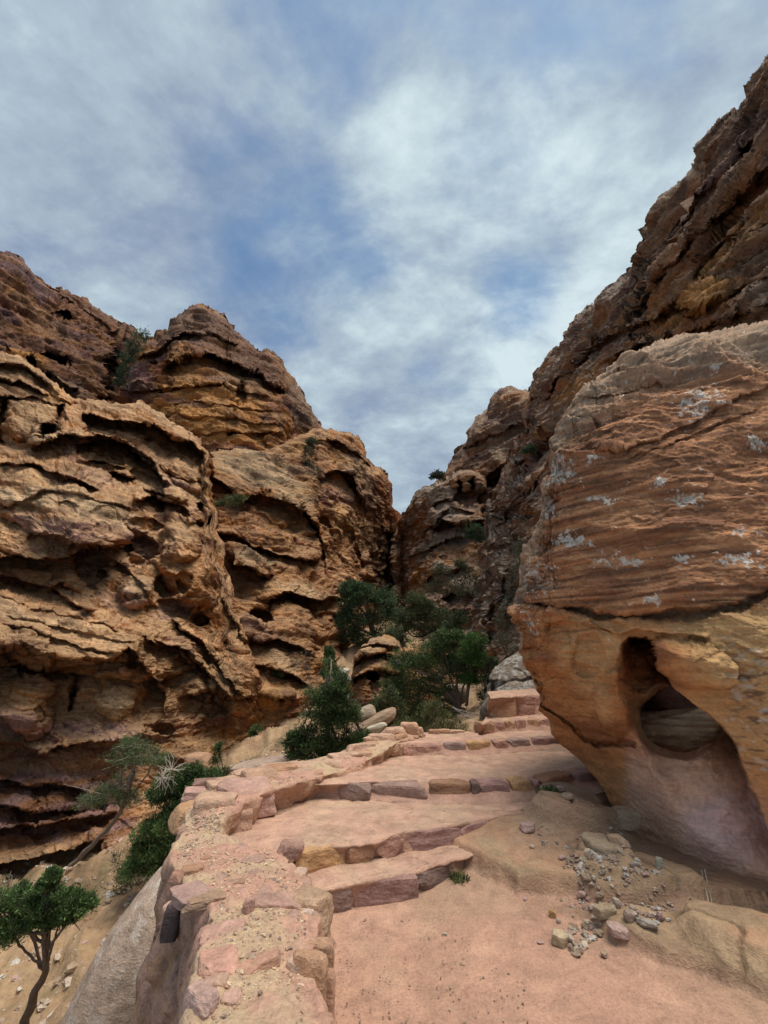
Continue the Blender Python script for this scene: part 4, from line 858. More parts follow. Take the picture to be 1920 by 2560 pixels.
# ================================================================== the stone steps
stairs = empty('stone_staircase', tuple(onz(1000, 2200, 0)))
tag(stairs, 'broad uneven steps of pink and mauve stones climbing beside the leaning boulder', 'stairs')
Z = [0, .16, .30, .455, .61, .77, 1.09]
S_top = {1: [(690, 2262), (735, 2243), (769, 2230), (880, 2204), (1043, 2175), (1120, 2151), (1188, 2136), (1215, 2128)],
         2: [(500, 2185), (600, 2160), (690, 2135), (735, 2122), (865, 2107), (937, 2102), (1010, 2078), (1149, 2059), (1304, 2030), (1350, 2012)],
         3: [(740, 1962), (839, 1957), (1072, 1948), (1280, 1940), (1400, 1928), (1480, 1915), (1600, 1900)],
         4: [(930, 1872), (976, 1862), (1010, 1856), (1227, 1847), (1371, 1838), (1500, 1830), (1640, 1822)],
         5: [(1204, 1810), (1227, 1802), (1352, 1794), (1500, 1786), (1640, 1778)],
         6: [(1226, 1744), (1280, 1740), (1333, 1736), (1500, 1728), (1640, 1720)]}
S_base = {1: [(690, 2310), (760, 2290), (807, 2276), (930, 2262), (1048, 2243), (1154, 2182), (1195, 2160), (1225, 2140)],
          2: [(500, 2250), (600, 2235), (700, 2200), (740, 2189), (870, 2156), (1010, 2131), (1154, 2107), (1299, 2069), (1360, 2045)],
          3: [(640, 1985), (740, 1992), (836, 1997), (1082, 2011), (1200, 2012), (1371, 2002), (1470, 1985), (1600, 1960)],
          4: [(930, 1893), (976, 1888), (1178, 1891), (1400, 1873), (1500, 1866), (1640, 1858)],
          5: [(1196, 1835), (1205, 1834), (1227, 1832), (1352, 1826), (1500, 1820), (1640, 1814)],
          6: [(1215, 1791), (1228, 1791), (1333, 1787), (1500, 1780), (1640, 1772)]}
def pl(pts, z, n):
    W = np.array([onz(a, b, z) for a, b in pts]); d = np.concatenate([[0], np.cumsum(np.linalg.norm(np.diff(W, axis=0), axis=1))])
    q = np.linspace(0, d[-1], n); return np.stack([np.interp(q, d, W[:, k]) for k in range(3)], -1)
steps = {}
def line_at(i, px, which='base'):
    """point of the riser line of step i seen at column px"""
    pts = S_base[i] if which == 'base' else S_top[i]; z = Z[i - 1] if which == 'base' else Z[i]
    return onz(px, np.interp(px, [p[0] for p in pts], [p[1] for p in pts]), z)
for i in range(1, 7):
    nc = 200
    T_ = pl(S_top[i], Z[i], nc); B_ = pl(S_base[i], Z[i - 1], nc)
    if i < 6: K_ = pl(S_base[i + 1], Z[i], nc)
    else: K_ = T_ + np.array([.15, .8, .03])
    if i == 4: K_ = pl([(1020, 1836), (1120, 1833), (1200, 1833), (1227, 1832), (1352, 1826), (1500, 1820), (1640, 1814)], Z[4], nc)
    if i == 1: K_ = pl([(600, 2230), (700, 2200), (740, 2189), (870, 2156), (1010, 2131), (1154, 2107), (1230, 2090)], Z[1], nc)
    bk = K_ - T_; bl = np.linalg.norm(bk, axis=1, keepdims=True); K2 = K_ + bk / bl * .15
    rows = [B_ + np.array([0, .02, -.25]), B_ + np.array([0, 0, -.08])]
    for k in range(9):
        q = k / 8; rows.append(B_ * (1 - q) + T_ * q)
    nr_ = 60
    for k in range(1, nr_):
        q = (k / (nr_ - 1)); rows.append(T_ * (1 - q) + K2 * q)
    P = np.array(rows)
    x, y, z = P[..., 0], P[..., 1], P[..., 2]
    ridx = np.arange(len(rows))[:, None] * np.ones((1, nc))
    edge = np.exp(-((ridx - 10) / 1.6) ** 2)
    P[..., 2] -= .018 * edge
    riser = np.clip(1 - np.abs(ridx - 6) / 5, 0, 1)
    P[..., 1] += riser * (.012 + .04 * fbm(x * 4, z * 6, i, 4, 300 + i))
    tread = ss(10, 16, ridx)
    bump = .018 * fbm(x * 2.5, y * 2.5, i, 4, 310 + i) + .012 * fbm(x * 9, y * 9, i, 4, 320 + i)
    fl, cid = worley(x * 3.0, y * 3.5, i * 3.3, 330 + i)
    flag_ = (cid > .55) * (1 - ss(.25, .38, fl)) * (1 if i >= 3 else .5)
    P[..., 2] += bump + tread * .010 * flag_ + edge * .03 * fbm(x * 3, y * 3, 2, 3, 340 + i)
    nn = fbm(x * 2, y * 2, z * 2, 4, 350 + i)
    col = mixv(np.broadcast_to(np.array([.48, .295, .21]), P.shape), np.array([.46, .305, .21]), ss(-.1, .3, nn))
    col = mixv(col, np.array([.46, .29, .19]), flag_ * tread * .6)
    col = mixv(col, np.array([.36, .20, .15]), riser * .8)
    n6 = fbm(x * 4, y * 4, z * 4, 5, 370 + i, gain=.65); col = col * (1 + .4 * n6)[..., None]
    crk_ = np.abs(fbm(x * 1.6, y * 2.4, i * 2.1, 3, 380 + i)); ck = np.exp(-(crk_ / .010) ** 2) * tread; P[..., 2] -= .012 * ck; col = mixv(col, np.array([.22, .13, .10]), ck * .7)
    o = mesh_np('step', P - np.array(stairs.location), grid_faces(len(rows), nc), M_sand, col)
    adopt_ = o; o.location = stairs.location; adopt(o, stairs)
    steps[i] = o
MV = np.array([.30, .175, .155]); GM = np.array([.235, .165, .14]); DK = np.array([.12, .085, .075]); PK = np.array([.42, .235, .18]); OC = np.array([.47, .275, .125]); BR = np.array([.30, .165, .095]); PO = np.array([.50, .30, .18])
def riser_stone(i, x0, x1, color, f0=0.0, f1=1.0, proud=.018, depth=.22, n=10, label=None, cutd=.82, dz=0, name='stone', rough=.05):
    a, b = line_at(i, x0), line_at(i, x1); ta, tb = line_at(i, x0, 'top'), line_at(i, x1, 'top')
    c = (a + b + ta + tb) / 4; w_ = np.linalg.norm((b - a)[:2]); yaw = math.degrees(math.atan2(b[1] - a[1], b[0] - a[0]))
    h = (Z[i] - Z[i - 1]); zc = Z[i - 1] + h * (f0 + f1) / 2 + dz
    nrm = np.array([math.sin(R(yaw)), -math.cos(R(yaw)), 0])
    pos = np.array([c[0], c[1], zc]) + nrm * (proud - depth / 2)
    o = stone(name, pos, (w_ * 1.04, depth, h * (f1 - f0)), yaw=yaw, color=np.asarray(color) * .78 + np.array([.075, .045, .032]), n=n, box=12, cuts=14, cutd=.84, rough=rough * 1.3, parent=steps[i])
    if label: o['label'] = label
    return o
# step parents are children of the staircase: give stones their place relative to the step
def adopt(child, parent):
    child.parent = parent
    wl = np.array(parent.location)
    p = parent.parent
    while p is not None: wl = wl + np.array(p.location); p = p.parent
    child.location = tuple(np.array(child.location) - wl)
for a in ((1, 772, 880, GM, -.1, .95), (1, 884, 1043, MV * .85, -.1, .97), (1, 1046, 1122, DK * 1.3, .1, .9), (1, 1124, 1168, PO * .8, 0, 1.0),
          (2, 738, 864, OC, -.05, 1.0), (2, 868, 935, BR * 1.1, 0, .92), (2, 939, 1010, PK * .9, 0, 1.0), (2, 1016, 1150, MV * 1.05, 0, .98), (2, 1154, 1248, MV * 1.15, 0, 1.0), (2, 1252, 1312, PK * .95, 0, 1.0),
          (3, 840, 924, GM * 1.05, 0, .98), (3, 928, 1062, np.array([.30, .20, .165]), .2, 1.0), (3, 1072, 1176, BR * .95, 0, 1.02), (3, 1178, 1200, DK, .3, 1.0), (3, 1202, 1274, MV * 1.1, 0, .98), (3, 1280, 1330, OC * 1.1, -.1, 1.0), (3, 1334, 1352, MV * 1.2, .2, .9), (3, 1354, 1440, np.array([.30, .14, .075]), .25, 1.05), (3, 1443, 1500, MV, 0, 1),
          (4, 982, 1006, PO, 0, 1.0), (4, 1008, 1034, PK, 0, 1.0), (4, 1040, 1102, PK * 1.02, .1, .95), (4, 1110, 1166, GM * 1.25, 0, .97), (4, 1172, 1228, OC, .1, 1.0), (4, 1238, 1276, PK * .92, 0, 1), (4, 1280, 1328, GM * 1.4, 0, 1), (4, 1331, 1400, MV, 0, 1), (4, 1404, 1460, MV, 0, 1),
          (5, 1205, 1233, BR * 1.1, 0, 1.0), (5, 1236, 1262, PK, 0, .95), (5, 1264, 1288, PO * .95, 0, 1.0), (5, 1290, 1318, PK, 0, 1), (5, 1320, 1350, PO, .0, 1), (5, 1352, 1390, PK, 0, 1), (5, 1394, 1440, PK, 0, 1),
          (6, 1231, 1290, PO * .92, 0, 1.0), (6, 1292, 1336, PK * .95, 0, .62), (6, 1296, 1340, PK, .6, 1.05), (6, 1342, 1400, PK, 0, 1)):
    riser_stone(*a[:4], f0=a[4] - .1, f1=a[5] - .06, n=(10 if a[0] < 3 else 7))

# ================================================================== parapet wall beside the steps
wall = empty('parapet_wall', tuple(onz(650, 2300, .3)))
tag(wall, 'low rough wall of mortar and embedded stones along the left edge of the steps', 'wall')
secs = [((440, 2760, .40), (850, 2760, .36), (868, 2760, 0)), ((480, 2560, .38), (806, 2560, .34), (832, 2560, 0)), ((477, 2480, .38), (785, 2480, .34), (829, 2500, 0)), ((488, 2400, .38), (778, 2400, .34), (826, 2420, 0)), ((505, 2350, .38), (796, 2330, .33), (818, 2350, 0)), ((530, 2270, .37), (800, 2262, .31), (812, 2290, 0)),
        ((500, 2235, .37), (790, 2225, .30), (800, 2270, .02)), ((455, 2195, .37), (735, 2172, .31), (745, 2195, .14)), ((425, 2155, .36), (690, 2135, .32), (705, 2142, .20)), ((430, 2120, .35), (620, 2115, .33), (640, 2120, .26)), ((455, 2085, .37), (555, 2092, .36), (590, 2112, .28)),
        ((465, 2035, .43), (552, 2055, .44), (585, 2090, .28)), ((500, 1985, .48), (600, 2012, .49), (625, 2062, .28)), ((575, 1948, .52), (668, 1980, .50), (680, 2030, .28)), ((650, 1924, .53), (742, 1958, .51), (752, 2005, .28)), ((720, 1910, .54), (812, 1940, .50), (830, 1985, .28)),
        ((790, 1897, .55), (868, 1922, .50), (885, 1945, .42)), ((850, 1880, .57), (925, 1898, .53), (942, 1912, .44)), ((910, 1855, .60), (965, 1875, .59), (985, 1888, .45)), ((960, 1840, .63), (1000, 1852, .63), (1012, 1858, .58)), ((1010, 1824, .66), (1062, 1836, .64), (1080, 1842, .58))]
SO = np.array([onz(*s_[0]) for s_ in secs]); SI = np.array([onz(*s_[1]) for s_ in secs]); SB = np.array([onz(*s_[2]) for s_ in secs])
def dens_(A, n):
    d = np.concatenate([[0], np.cumsum(np.linalg.norm(np.diff(SO, axis=0), axis=1))]); q = np.linspace(0, d[-1], n)
    # smooth interpolation along the wall
    out = np.stack([np.interp(q, d, A[:, k]) for k in range(3)], -1)
    for _ in range(int(n / 60)): out[1:-1] = (out[:-2] + out[2:] + 2 * out[1:-1]) / 4
    return out
NW = 420
O_, I_, B_ = dens_(SO, NW), dens_(SI, NW), dens_(SB, NW)
dirn = np.gradient(O_, axis=0); dirn[:, 2] = 0; dirn /= np.linalg.norm(dirn, axis=1, keepdims=True)
for _ in range(30): dirn[1:-1] = (dirn[:-2] + dirn[2:] + 2 * dirn[1:-1]) / 4
dirn /= np.linalg.norm(dirn, axis=1, keepdims=True)
outw = np.stack([-dirn[:, 1], dirn[:, 0], 0 * dirn[:, 0]], -1)
OB = O_ + outw * .04; OB[:, 2] -= 2.1
rows = []
for k in range(70): q = k / 70; rows.append(OB * (1 - q) + O_ * q + outw * (.03 * math.sin(math.pi * q)))
for k in range(60): q = k / 60; rows.append(O_ * (1 - q) + I_ * q + np.array([0, 0, .035 * math.sin(math.pi * q)]))
for k in range(26): q = k / 25; rows.append(I_ * (1 - q) + (B_ + np.array([0, 0, -.05])) * q)
P = np.array(rows)
N = gnormals(P); ri = np.arange(len(rows))[:, None] * np.ones((1, NW))
x, y, z = P[..., 0], P[..., 1], P[..., 2]
topm = ss(66, 74, ri) * (1 - ss(126, 132, ri))
outm = 1 - ss(62, 72, ri)
d = .045 * fbm(x * 3, y * 3, z * 3, 5, 361) + (.10 * outm) * (fbm(x * 4, y * 4, z * 1.0, 4, 362, ridged=True) - .25) + .010 * topm * fbm(x * 20, y * 20, z * 20, 3, 363)
W_, cid = worley(x * 6, y * 6, z * 4, 364)
d = d + (cid - .5) * .045 * ss(.12, .0, 0 * W_) * (1 - topm) + .03 * (1 - topm) * (1 - ss(.2, .55, W_))
W2, cid2 = worley(x * 9, y * 7, z * 9, 365)
d = d + topm * .014 * (cid2 > .6) * (1 - ss(.25, .42, W2))
P = P + N * d[..., None]
nn = fbm(x * 2.5, y * 2.5, z * 2.5, 4, 366); n_f = fbm(x * 9, y * 9, z * 9, 3, 367)
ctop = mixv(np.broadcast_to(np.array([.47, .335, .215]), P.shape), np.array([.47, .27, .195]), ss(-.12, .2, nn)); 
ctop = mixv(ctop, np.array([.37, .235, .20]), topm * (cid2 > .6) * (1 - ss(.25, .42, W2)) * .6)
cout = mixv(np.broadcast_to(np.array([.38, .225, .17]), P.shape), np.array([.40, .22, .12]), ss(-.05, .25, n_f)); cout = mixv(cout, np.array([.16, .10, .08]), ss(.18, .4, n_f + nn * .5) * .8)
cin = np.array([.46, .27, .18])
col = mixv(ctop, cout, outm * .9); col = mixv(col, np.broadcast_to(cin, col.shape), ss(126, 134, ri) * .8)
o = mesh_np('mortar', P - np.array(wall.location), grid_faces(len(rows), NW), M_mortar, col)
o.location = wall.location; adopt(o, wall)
def wstone(px, py, z, wpx, h, dep, yaw, color, sink=.35, tilt=0, roll=0, n=10, box=7, cutd=.74, rough=.05, label=None):
    if 850 < px < 1060 and py < 1920: h *= 1.45; sink = max(0, sink - .08)
    p = onz(px, py, z); t_ = topix(p)[2]; w_ = wpx * t_ / F
    pos = p + np.array([0, 0, h * (.5 - sink)])
    o = stone('stone', pos, (w_, dep, h), yaw=yaw, tilt=tilt, roll=roll, color=np.asarray(color) * .52 + np.array([.20, .118, .08]), n=n, box=box, cutd=cutd, rough=rough * 1.5, parent=wall)
    if label: o['label'] = label
    return o
PINKG = np.array([.47, .30, .26]); TP = np.array([.53, .36, .25])
for a in (  # raised corner and parapet blocks
        (535, 2062, .33, 110, .24, .26, 20, TP * .95, .1), (610, 2030, .33, 130, .28, .30, 28, PINKG, .1), (560, 1990, .42, 90, .16, .25, 30, TP, .2), (650, 1990, .38, 90, .26, .25, 30, np.array([.46, .30, .20]), .1), (700, 1975, .36, 80, .26, .24, 30, BR * 1.3, .1),
        (745, 1965, .36, 60, .24, .26, 32, TP * .95, .1), (778, 1965, .40, 60, .16, .2, 35, np.array([.44, .26, .17]), .1), (812, 1935, .44, 84, .17, .22, 12, TP * 1.02, .25), (520, 1968, .46, 70, .10, .2, 15, np.array([.12, .075, .08]), .2),
        (490, 2000, .40, 66, .12, .2, 10, PINKG * 1.05, .2), (462, 2060, .30, 60, .18, .26, 40, OC * 1.1, .2), (480, 2095, .30, 70, .16, .2, 20, np.array([.36, .22, .17]), .3), (530, 2085, .30, 60, .16, .2, 5, TP * .9, .2), (590, 2078, .28, 70, .18, .2, 24, np.array([.46, .29, .21]), .1),
        (640, 1935, .52, 110, .05, .25, 28, TP * 1.05, .1), (700, 1920, .53, 90, .05, .22, 28, TP, .1), (585, 1955, .50, 90, .05, .2, 30, TP * 1.03, .1),
        # edging beside the third tread
        (868, 1905, .50, 90, .09, .20, 30, TP * 1.02, .3), (895, 1912, .46, 70, .11, .16, 30, np.array([.47, .30, .19]), .2), (925, 1895, .47, 60, .14, .18, 30, BR * 1.5, .2), (952, 1888, .47, 46, .12, .16, 35, TP * .9, .2), (900, 1880, .56, 70, .08, .16, 25, TP, .3),
        (955, 1865, .56, 66, .13, .2, 20, TP * 1.05, .3), (985, 1850, .60, 64, .14, .2, 20, TP * 1.02, .3), (1000, 1862, .56, 40, .12, .14, 30, BR * 1.6, .3), (930, 1860, .60, 40, .08, .14, 10, TP * .95, .3), (1025, 1838, .64, 44, .13, .16, 0, PO * 1.05, .2), (1045, 1840, .62, 28, .09, .12, 0, TP, .2),
        (1085, 1832, .62, 26, .06, .1, 0, BR * 1.3, .2), (1108, 1830, .62, 34, .05, .12, 10, PO, .2), (1140, 1830, .62, 40, .04, .12, 0, TP, .3),
        # slabs set in the wide foreground top
        (690, 2275, .33, 130, .09, .14, 4, np.array([.38, .24, .21]), .35), (600, 2165, .34, 120, .05, .10, 24, GM * 1.3, .3), (722, 2140, .30, 60, .12, .14, 10, MV, .3), (748, 2200, .26, 36, .08, .1, 0, np.array([.5, .38, .3]), .3), (478, 2245, .36, 80, .07, .22, 50, MAUVE * .9, .4), (510, 2255, .37, 90, .05, .10, 30, np.array([.36, .26, .17]), .4),
        (650, 2420, .37, 120, .05, .07, 40, np.array([.43, .24, .17]), .3), (545, 2420, .38, 90, .07, .16, 22, np.array([.52, .28, .22]), .4), (560, 2330, .38, 110, .04, .12, 20, np.array([.53, .32, .26]), .5), (620, 2290, .36, 26, .10, .05, 0, MV * 1.2, .3), (782, 2290, .28, 90, .18, .20, -8, np.array([.37, .27, .17]), .4), (766, 2290, .33, 34, .03, .06, 15, np.array([.62, .50, .45]), .1),
        (715, 2305, .35, 60, .04, .10, 10, np.array([.30, .21, .20]), .6), (540, 2455, .38, 60, .05, .10, 10, np.array([.50, .34, .26]), .5), (582, 2500, .38, 46, .04, .08, 0, np.array([.54, .36, .29]), .5), (765, 2420, .34, 60, .08, .16, 80, np.array([.42, .33, .27]), .5), (770, 2490, .26, 60, .24, .16, 84, np.array([.50, .30, .17]), .4), (792, 2440, .2, 40, .22, .16, 84, np.array([.46, .28, .17]), .4), (795, 2540, .15, 40, .26, .14, 84, np.array([.42, .24, .16]), .4),
        (500, 2540, .36, 46, .16, .14, 60, np.array([.50, .35, .32]), .5), (480, 2180, .36, 50, .05, .1, 20, BR * .9, .4), (510, 2155, .35, 26, .05, .06, 30, BR * 1.1, .3), (590, 2210, .36, 40, .03, .05, 20, np.array([.30, .2, .14]), .4)):
    wstone(*a[:8], sink=a[8])
def outer_stone(px, py, t_, wpx, hpx, color, yaw=60, dep=.10, box=4, roll=0, label=None):
    p = at(px, py, t_)
    o = stone('stone', p, (dep, wpx * t_ / F * 1.1, hpx * t_ / F), yaw=yaw - 60, roll=roll, color=color, n=7, box=box, cutd=.74, parent=wall)
    if label: o['label'] = label
def shoot_outer(px, py):      # where a ray meets the wall's outer face (nearest vertex of the lofted body)
    X_, Y_, D_ = topix(P); q = (X_ - px) ** 2 + (Y_ - py) ** 2; q = np.where(D_ > .5, q, 1e9)
    cand = np.where(q < 144, D_, 1e9)
    k = np.argmin(cand if cand.min() < 1e8 else q); return float(D_.ravel()[k])
for a in ((430, 2305, 34, 80, np.array([.10, .07, .065]), 'dark purplish stone standing proud of the outer face'), (432, 2270, 30, 22, np.array([.52, .34, .26]), None),
          (440, 2215, 30, 60, np.array([.36, .20, .14]), None)):
    outer_stone(a[0], a[1], shoot_outer(a[0], a[1]), a[2], a[3], a[4], label=a[5])
# pebbles pressed into the mortar: past counting, one mesh
def scatter_mesh(name, pts, sizes, cols, seed, parent=None, mat=None, flatz=.55, n=2):
    V0, F0 = cubegrid(n); VV, FF, CC = [], [], []; rg = np.random.RandomState(seed); off = 0
    l = (np.abs(V0) ** 2.6).sum(1) ** (1 / 2.6); V0 = V0 / l[:, None]
    for p, s_, c in zip(pts, sizes, cols):
        v = V0 * (1 + .28 * rg.normal(size=V0.shape)); v = v * s_ * np.array([rg.uniform(.7, 1.3), rg.uniform(.6, 1.0), flatz]); v = rotz(rotx(v, rg.normal() * .3), rg.uniform(0, 6.3))
        VV.append(v + p); FF.append(F0 + off); off += len(V0); CC.append(np.broadcast_to(c, v.shape))
    o = mesh_np(name, np.concatenate(VV), np.concatenate(FF), mat or M_stone, np.concatenate(CC), smooth=False)
    o['kind'] = 'stuff'
    return o
rg = np.random.RandomState(5)
pts = []; sz = []; cl = []
Pt = P[74:126]
for k in range(3400):
    a = rg.randint(0, Pt.shape[0]); b = int(rg.uniform(0, .62) * NW); p = Pt[a, b]
    if perlin(p[0] * 3, p[1] * 3, .5, 77) < -.15 + .25 * rg.rand() - .25: continue
    s_ = .0035 + .009 * rg.rand() ** 3.5; pts.append(p + [rg.normal() * .006, rg.normal() * .006, s_ * .15]); sz.append(s_)
    cl.append([np.array([.60, .47, .33]), np.array([.50, .33, .22]), np.array([.44, .28, .2]), np.array([.55, .40, .26]), np.array([.30, .22, .18])][rg.randint(5)])
o = scatter_mesh('pebbles', pts, sz, cl, 6); adopt(o, wall)

# ================================================================== vegetation
def leaf_mat(name, trans=.25):
    m = bpy.data.materials.new(name); m.use_nodes = True; t = m.node_tree; t.nodes.clear()
    out = nd(t, 'ShaderNodeOutputMaterial'); a = nd(t, 'ShaderNodeVertexColor', layer_name='Col')
    b = nd(t, 'ShaderNodeBsdfPrincipled'); b.inputs['Roughness'].default_value = .65; b.inputs['Specular IOR Level'].default_value = .25
    geo = nd(t, 'ShaderNodeNewGeometry'); n = nd(t, 'ShaderNodeTexNoise', inp={'Scale': 25.0, 'Detail': 2.0}); lk(t, geo.outputs['Position'], n.inputs[0])
    c = mixc(t, 1.0, a.outputs[0], ramp(t, n.outputs[0], [(.3, (.7, .7, .7)), (.7, (1.2, 1.2, 1.1))]), 'MULTIPLY')
    lk(t, c, b.inputs['Base Color']); tr = nd(t, 'ShaderNodeBsdfTranslucent'); lk(t, c, tr.inputs[0])
    mx = nd(t, 'ShaderNodeMixShader'); mx.inputs[0].default_value = trans
    lk(t, b.outputs[0], mx.inputs[1]); lk(t, tr.outputs[0], mx.inputs[2]); lk(t, mx.outputs[0], out.inputs[0]); return m
M_leaf = leaf_mat('foliage'); M_bark = rock_mat('bark', fine=40, bump=.012, var=.4, mid=12, bumpmid=.01)
GREEN = np.array([.085, .14, .048]); DGREEN = np.array([.05, .085, .04]); GGREEN = np.array([.11, .13, .075]); YGREEN = np.array([.15, .16, .07]); BGREEN = np.array([.075, .15, .035]); DRY = np.array([.30, .25, .16])
DENS = 2.1
def leaves(clumps, color, size, seed, nsub=26, per=60, width=.30, spread=.26, shell=.45, up=.5, var=.5):
    nsub = int(nsub * 1.5); per = per * .66; spread = spread * .72
    rg = np.random.RandomState(seed); C = []; K = []; S = []; OUT = []
    for (c, r) in clumps:
        c = np.asarray(c, float); r = np.broadcast_to(np.asarray(r, float), (3,)); ns = max(4, int(nsub))
        dd = rg.normal(size=(ns, 3)); dd /= np.linalg.norm(dd, axis=1, keepdims=True); rad = (shell + (1 - shell) * rg.rand(ns, 1)) ** .8
        rad = rad * rg.uniform(.75, 1.25, (ns, 1)); dd[:, 2] = np.where(dd[:, 2] < -.35, dd[:, 2] * .5, dd[:, 2])
        sc_ = c + dd * rad * r; shade = 1 + var * rg.normal(size=ns) * .7
        for k in range(ns):
            n = int(per * DENS * rg.uniform(.5, 1.4)); q = rg.normal(size=(n, 3)) * r * spread * rg.uniform(.6, 1.2)
            C.append(sc_[k] + q); K.append(np.full(n, shade[k])); o_ = (sc_[k] - c) / np.maximum(r, 1e-3); OUT.append(np.broadcast_to(o_, (n, 3)) * .6 + q / r)
    C = np.concatenate(C); K = np.concatenate(K); OUT = np.concatenate(OUT); n = len(C)
    d = OUT + rg.normal(size=(n, 3)) * .7 + [0, 0, up]; d /= np.linalg.norm(d, axis=1, keepdims=True)
    s_ = np.cross(d, rg.normal(size=(n, 3))); s_ /= np.linalg.norm(s_, axis=1, keepdims=True)
    L = size * 1.15 * rg.uniform(.6, 1.4, (n, 1)); w_ = L * width
    V = np.stack([C, C + d * L * .5 + s_ * w_ * .5, C + d * L, C + d * L * .5 - s_ * w_ * .5], 1)
    F_ = np.arange(4 * n).reshape(n, 4)
    col = np.asarray(color) * (K * (1 + .25 * rg.normal(size=n)))[:, None]
    col = np.maximum(col, .012); br = rg.rand(n) < .06; col[br] = DRY * .5
    return V.reshape(-1, 3), F_, np.repeat(col, 4, 0)
def tube(pts, r0, r1, ns=7, seed=0, wob=.0):
    pts = np.asarray(pts, float); n = 14 if len(pts) > 2 else 8
    d = np.concatenate([[0], np.cumsum(np.linalg.norm(np.diff(pts, axis=0), axis=1))]); q = np.linspace(0, d[-1], n)
    C = np.stack([np.interp(q, d, pts[:, k]) for k in range(3)], -1)
    for _ in range(2): C[1:-1] = (C[:-2] + C[2:] + 2 * C[1:-1]) / 4
    rg = np.random.RandomState(seed); C[1:-1] += rg.normal(size=(n - 2, 3)) * wob
    t_ = np.gradient(C, axis=0); t_ /= np.linalg.norm(t_, axis=1, keepdims=True)
    a = np.cross(t_, [0.3, .9, .2]); a /= np.linalg.norm(a, axis=1, keepdims=True); b = np.cross(t_, a)
    r = np.linspace(r0, r1, n)[:, None, None] * (1 + .12 * rg.normal(size=(n, ns, 1)))
    th = np.linspace(0, 2 * math.pi, ns, endpoint=False)
    V = C[:, None] + r * (a[:, None] * np.cos(th)[None, :, None] + b[:, None] * np.sin(th)[None, :, None])
    Fq = []
    for i in range(n - 1):
        for j in range(ns): Fq.append([i * ns + j, i * ns + (j + 1) % ns, (i + 1) * ns + (j + 1) % ns, (i + 1) * ns + j])
    return V.reshape(-1, 3), np.array(Fq)
def plant(name, label, cat, base, trunk, clumps, color, size, seed, nsub=24, per=60, trunk_r=.05, bark=np.array([.15, .11, .085]), group=None, twigs=0, branch_r=None, extra=None, **kw):
    base = np.asarray(base, float); root = empty(name, tuple(base)); tag(root, label, cat, group)
    rg = np.random.RandomState(seed)
    if trunk is not None:
        V, Fq = tube(trunk, trunk_r, trunk_r * .55, seed=seed, wob=trunk_r * .25)
        mesh_np('trunk', V - base, Fq, M_bark, np.broadcast_to(bark, V.shape), root)
    T_ = np.asarray(trunk if trunk is not None else [base, base + [0, 0, .05]], float)
    VV, FF, CC, off = [], [], [], 0
    for (c, r) in clumps:
        c = np.asarray(c, float)
        j = rg.randint(max(1, len(T_) // 2), len(T_)) if len(T_) > 2 else len(T_) - 1
        s0 = T_[j]; mid_ = (s0 + c) / 2 + rg.normal(size=3) * np.mean(r) * .25
        V, Fq = tube([s0, mid_, c], (branch_r or trunk_r * .5), .006 + trunk_r * .08, ns=5, seed=rg.randint(9999), wob=np.mean(r) * .03)
        mesh_np('branch', V - base, Fq, M_bark, np.broadcast_to(bark, V.shape), root)
        for k in range(5):       # twigs inside the clump
            e = c + rg.normal(size=3) * np.asarray(r) * .7; V, Fq = tube([c, (c + e) / 2 + rg.normal(size=3) * .05 * np.mean(r), e], .004 + trunk_r * .1, .003, ns=4, seed=rg.randint(9999))
            VV.append(V - base); FF.append(Fq + off); off += len(V)
    for k in range(twigs):
        c, r = clumps[rg.randint(len(clumps))]; dd = rg.normal(size=3); dd /= np.linalg.norm(dd); e = np.asarray(c) + dd * np.asarray(r) * 1.25
        V, Fq = tube([c, (np.asarray(c) + e) / 2 + rg.normal(size=3) * .12 * np.mean(r), e], .005 + trunk_r * .06, .003, ns=4, seed=rg.randint(9999), wob=.02 * np.mean(r))
        VV.append(V - base); FF.append(Fq + off); off += len(V)
    if VV:
        V = np.concatenate(VV); o = mesh_np('twigs', V, np.concatenate(FF), M_bark, np.broadcast_to(bark * (1.6 if twigs else 1.0), V.shape), root); o['kind'] = 'stuff'
    V, Fq, c_ = leaves(clumps, color, size, seed, nsub, per, **kw)
    o = mesh_np('crown', V - base, Fq, M_leaf, c_, root, smooth=False)
    return root
CK = 1.0
def cl(lst, t_, thick=.8):
    """clumps seen about (px, py) with radii in pixels, at distance t"""
    out = []
    for k, a in enumerate(lst):
        tt = a[4] if len(a) > 4 else t_
        out.append((at(a[0], a[1], tt), np.array([a[2] * tt / F, (a[2] + a[3]) / 2 * thick * tt / F, a[3] * tt / F]) * CK))
    return out
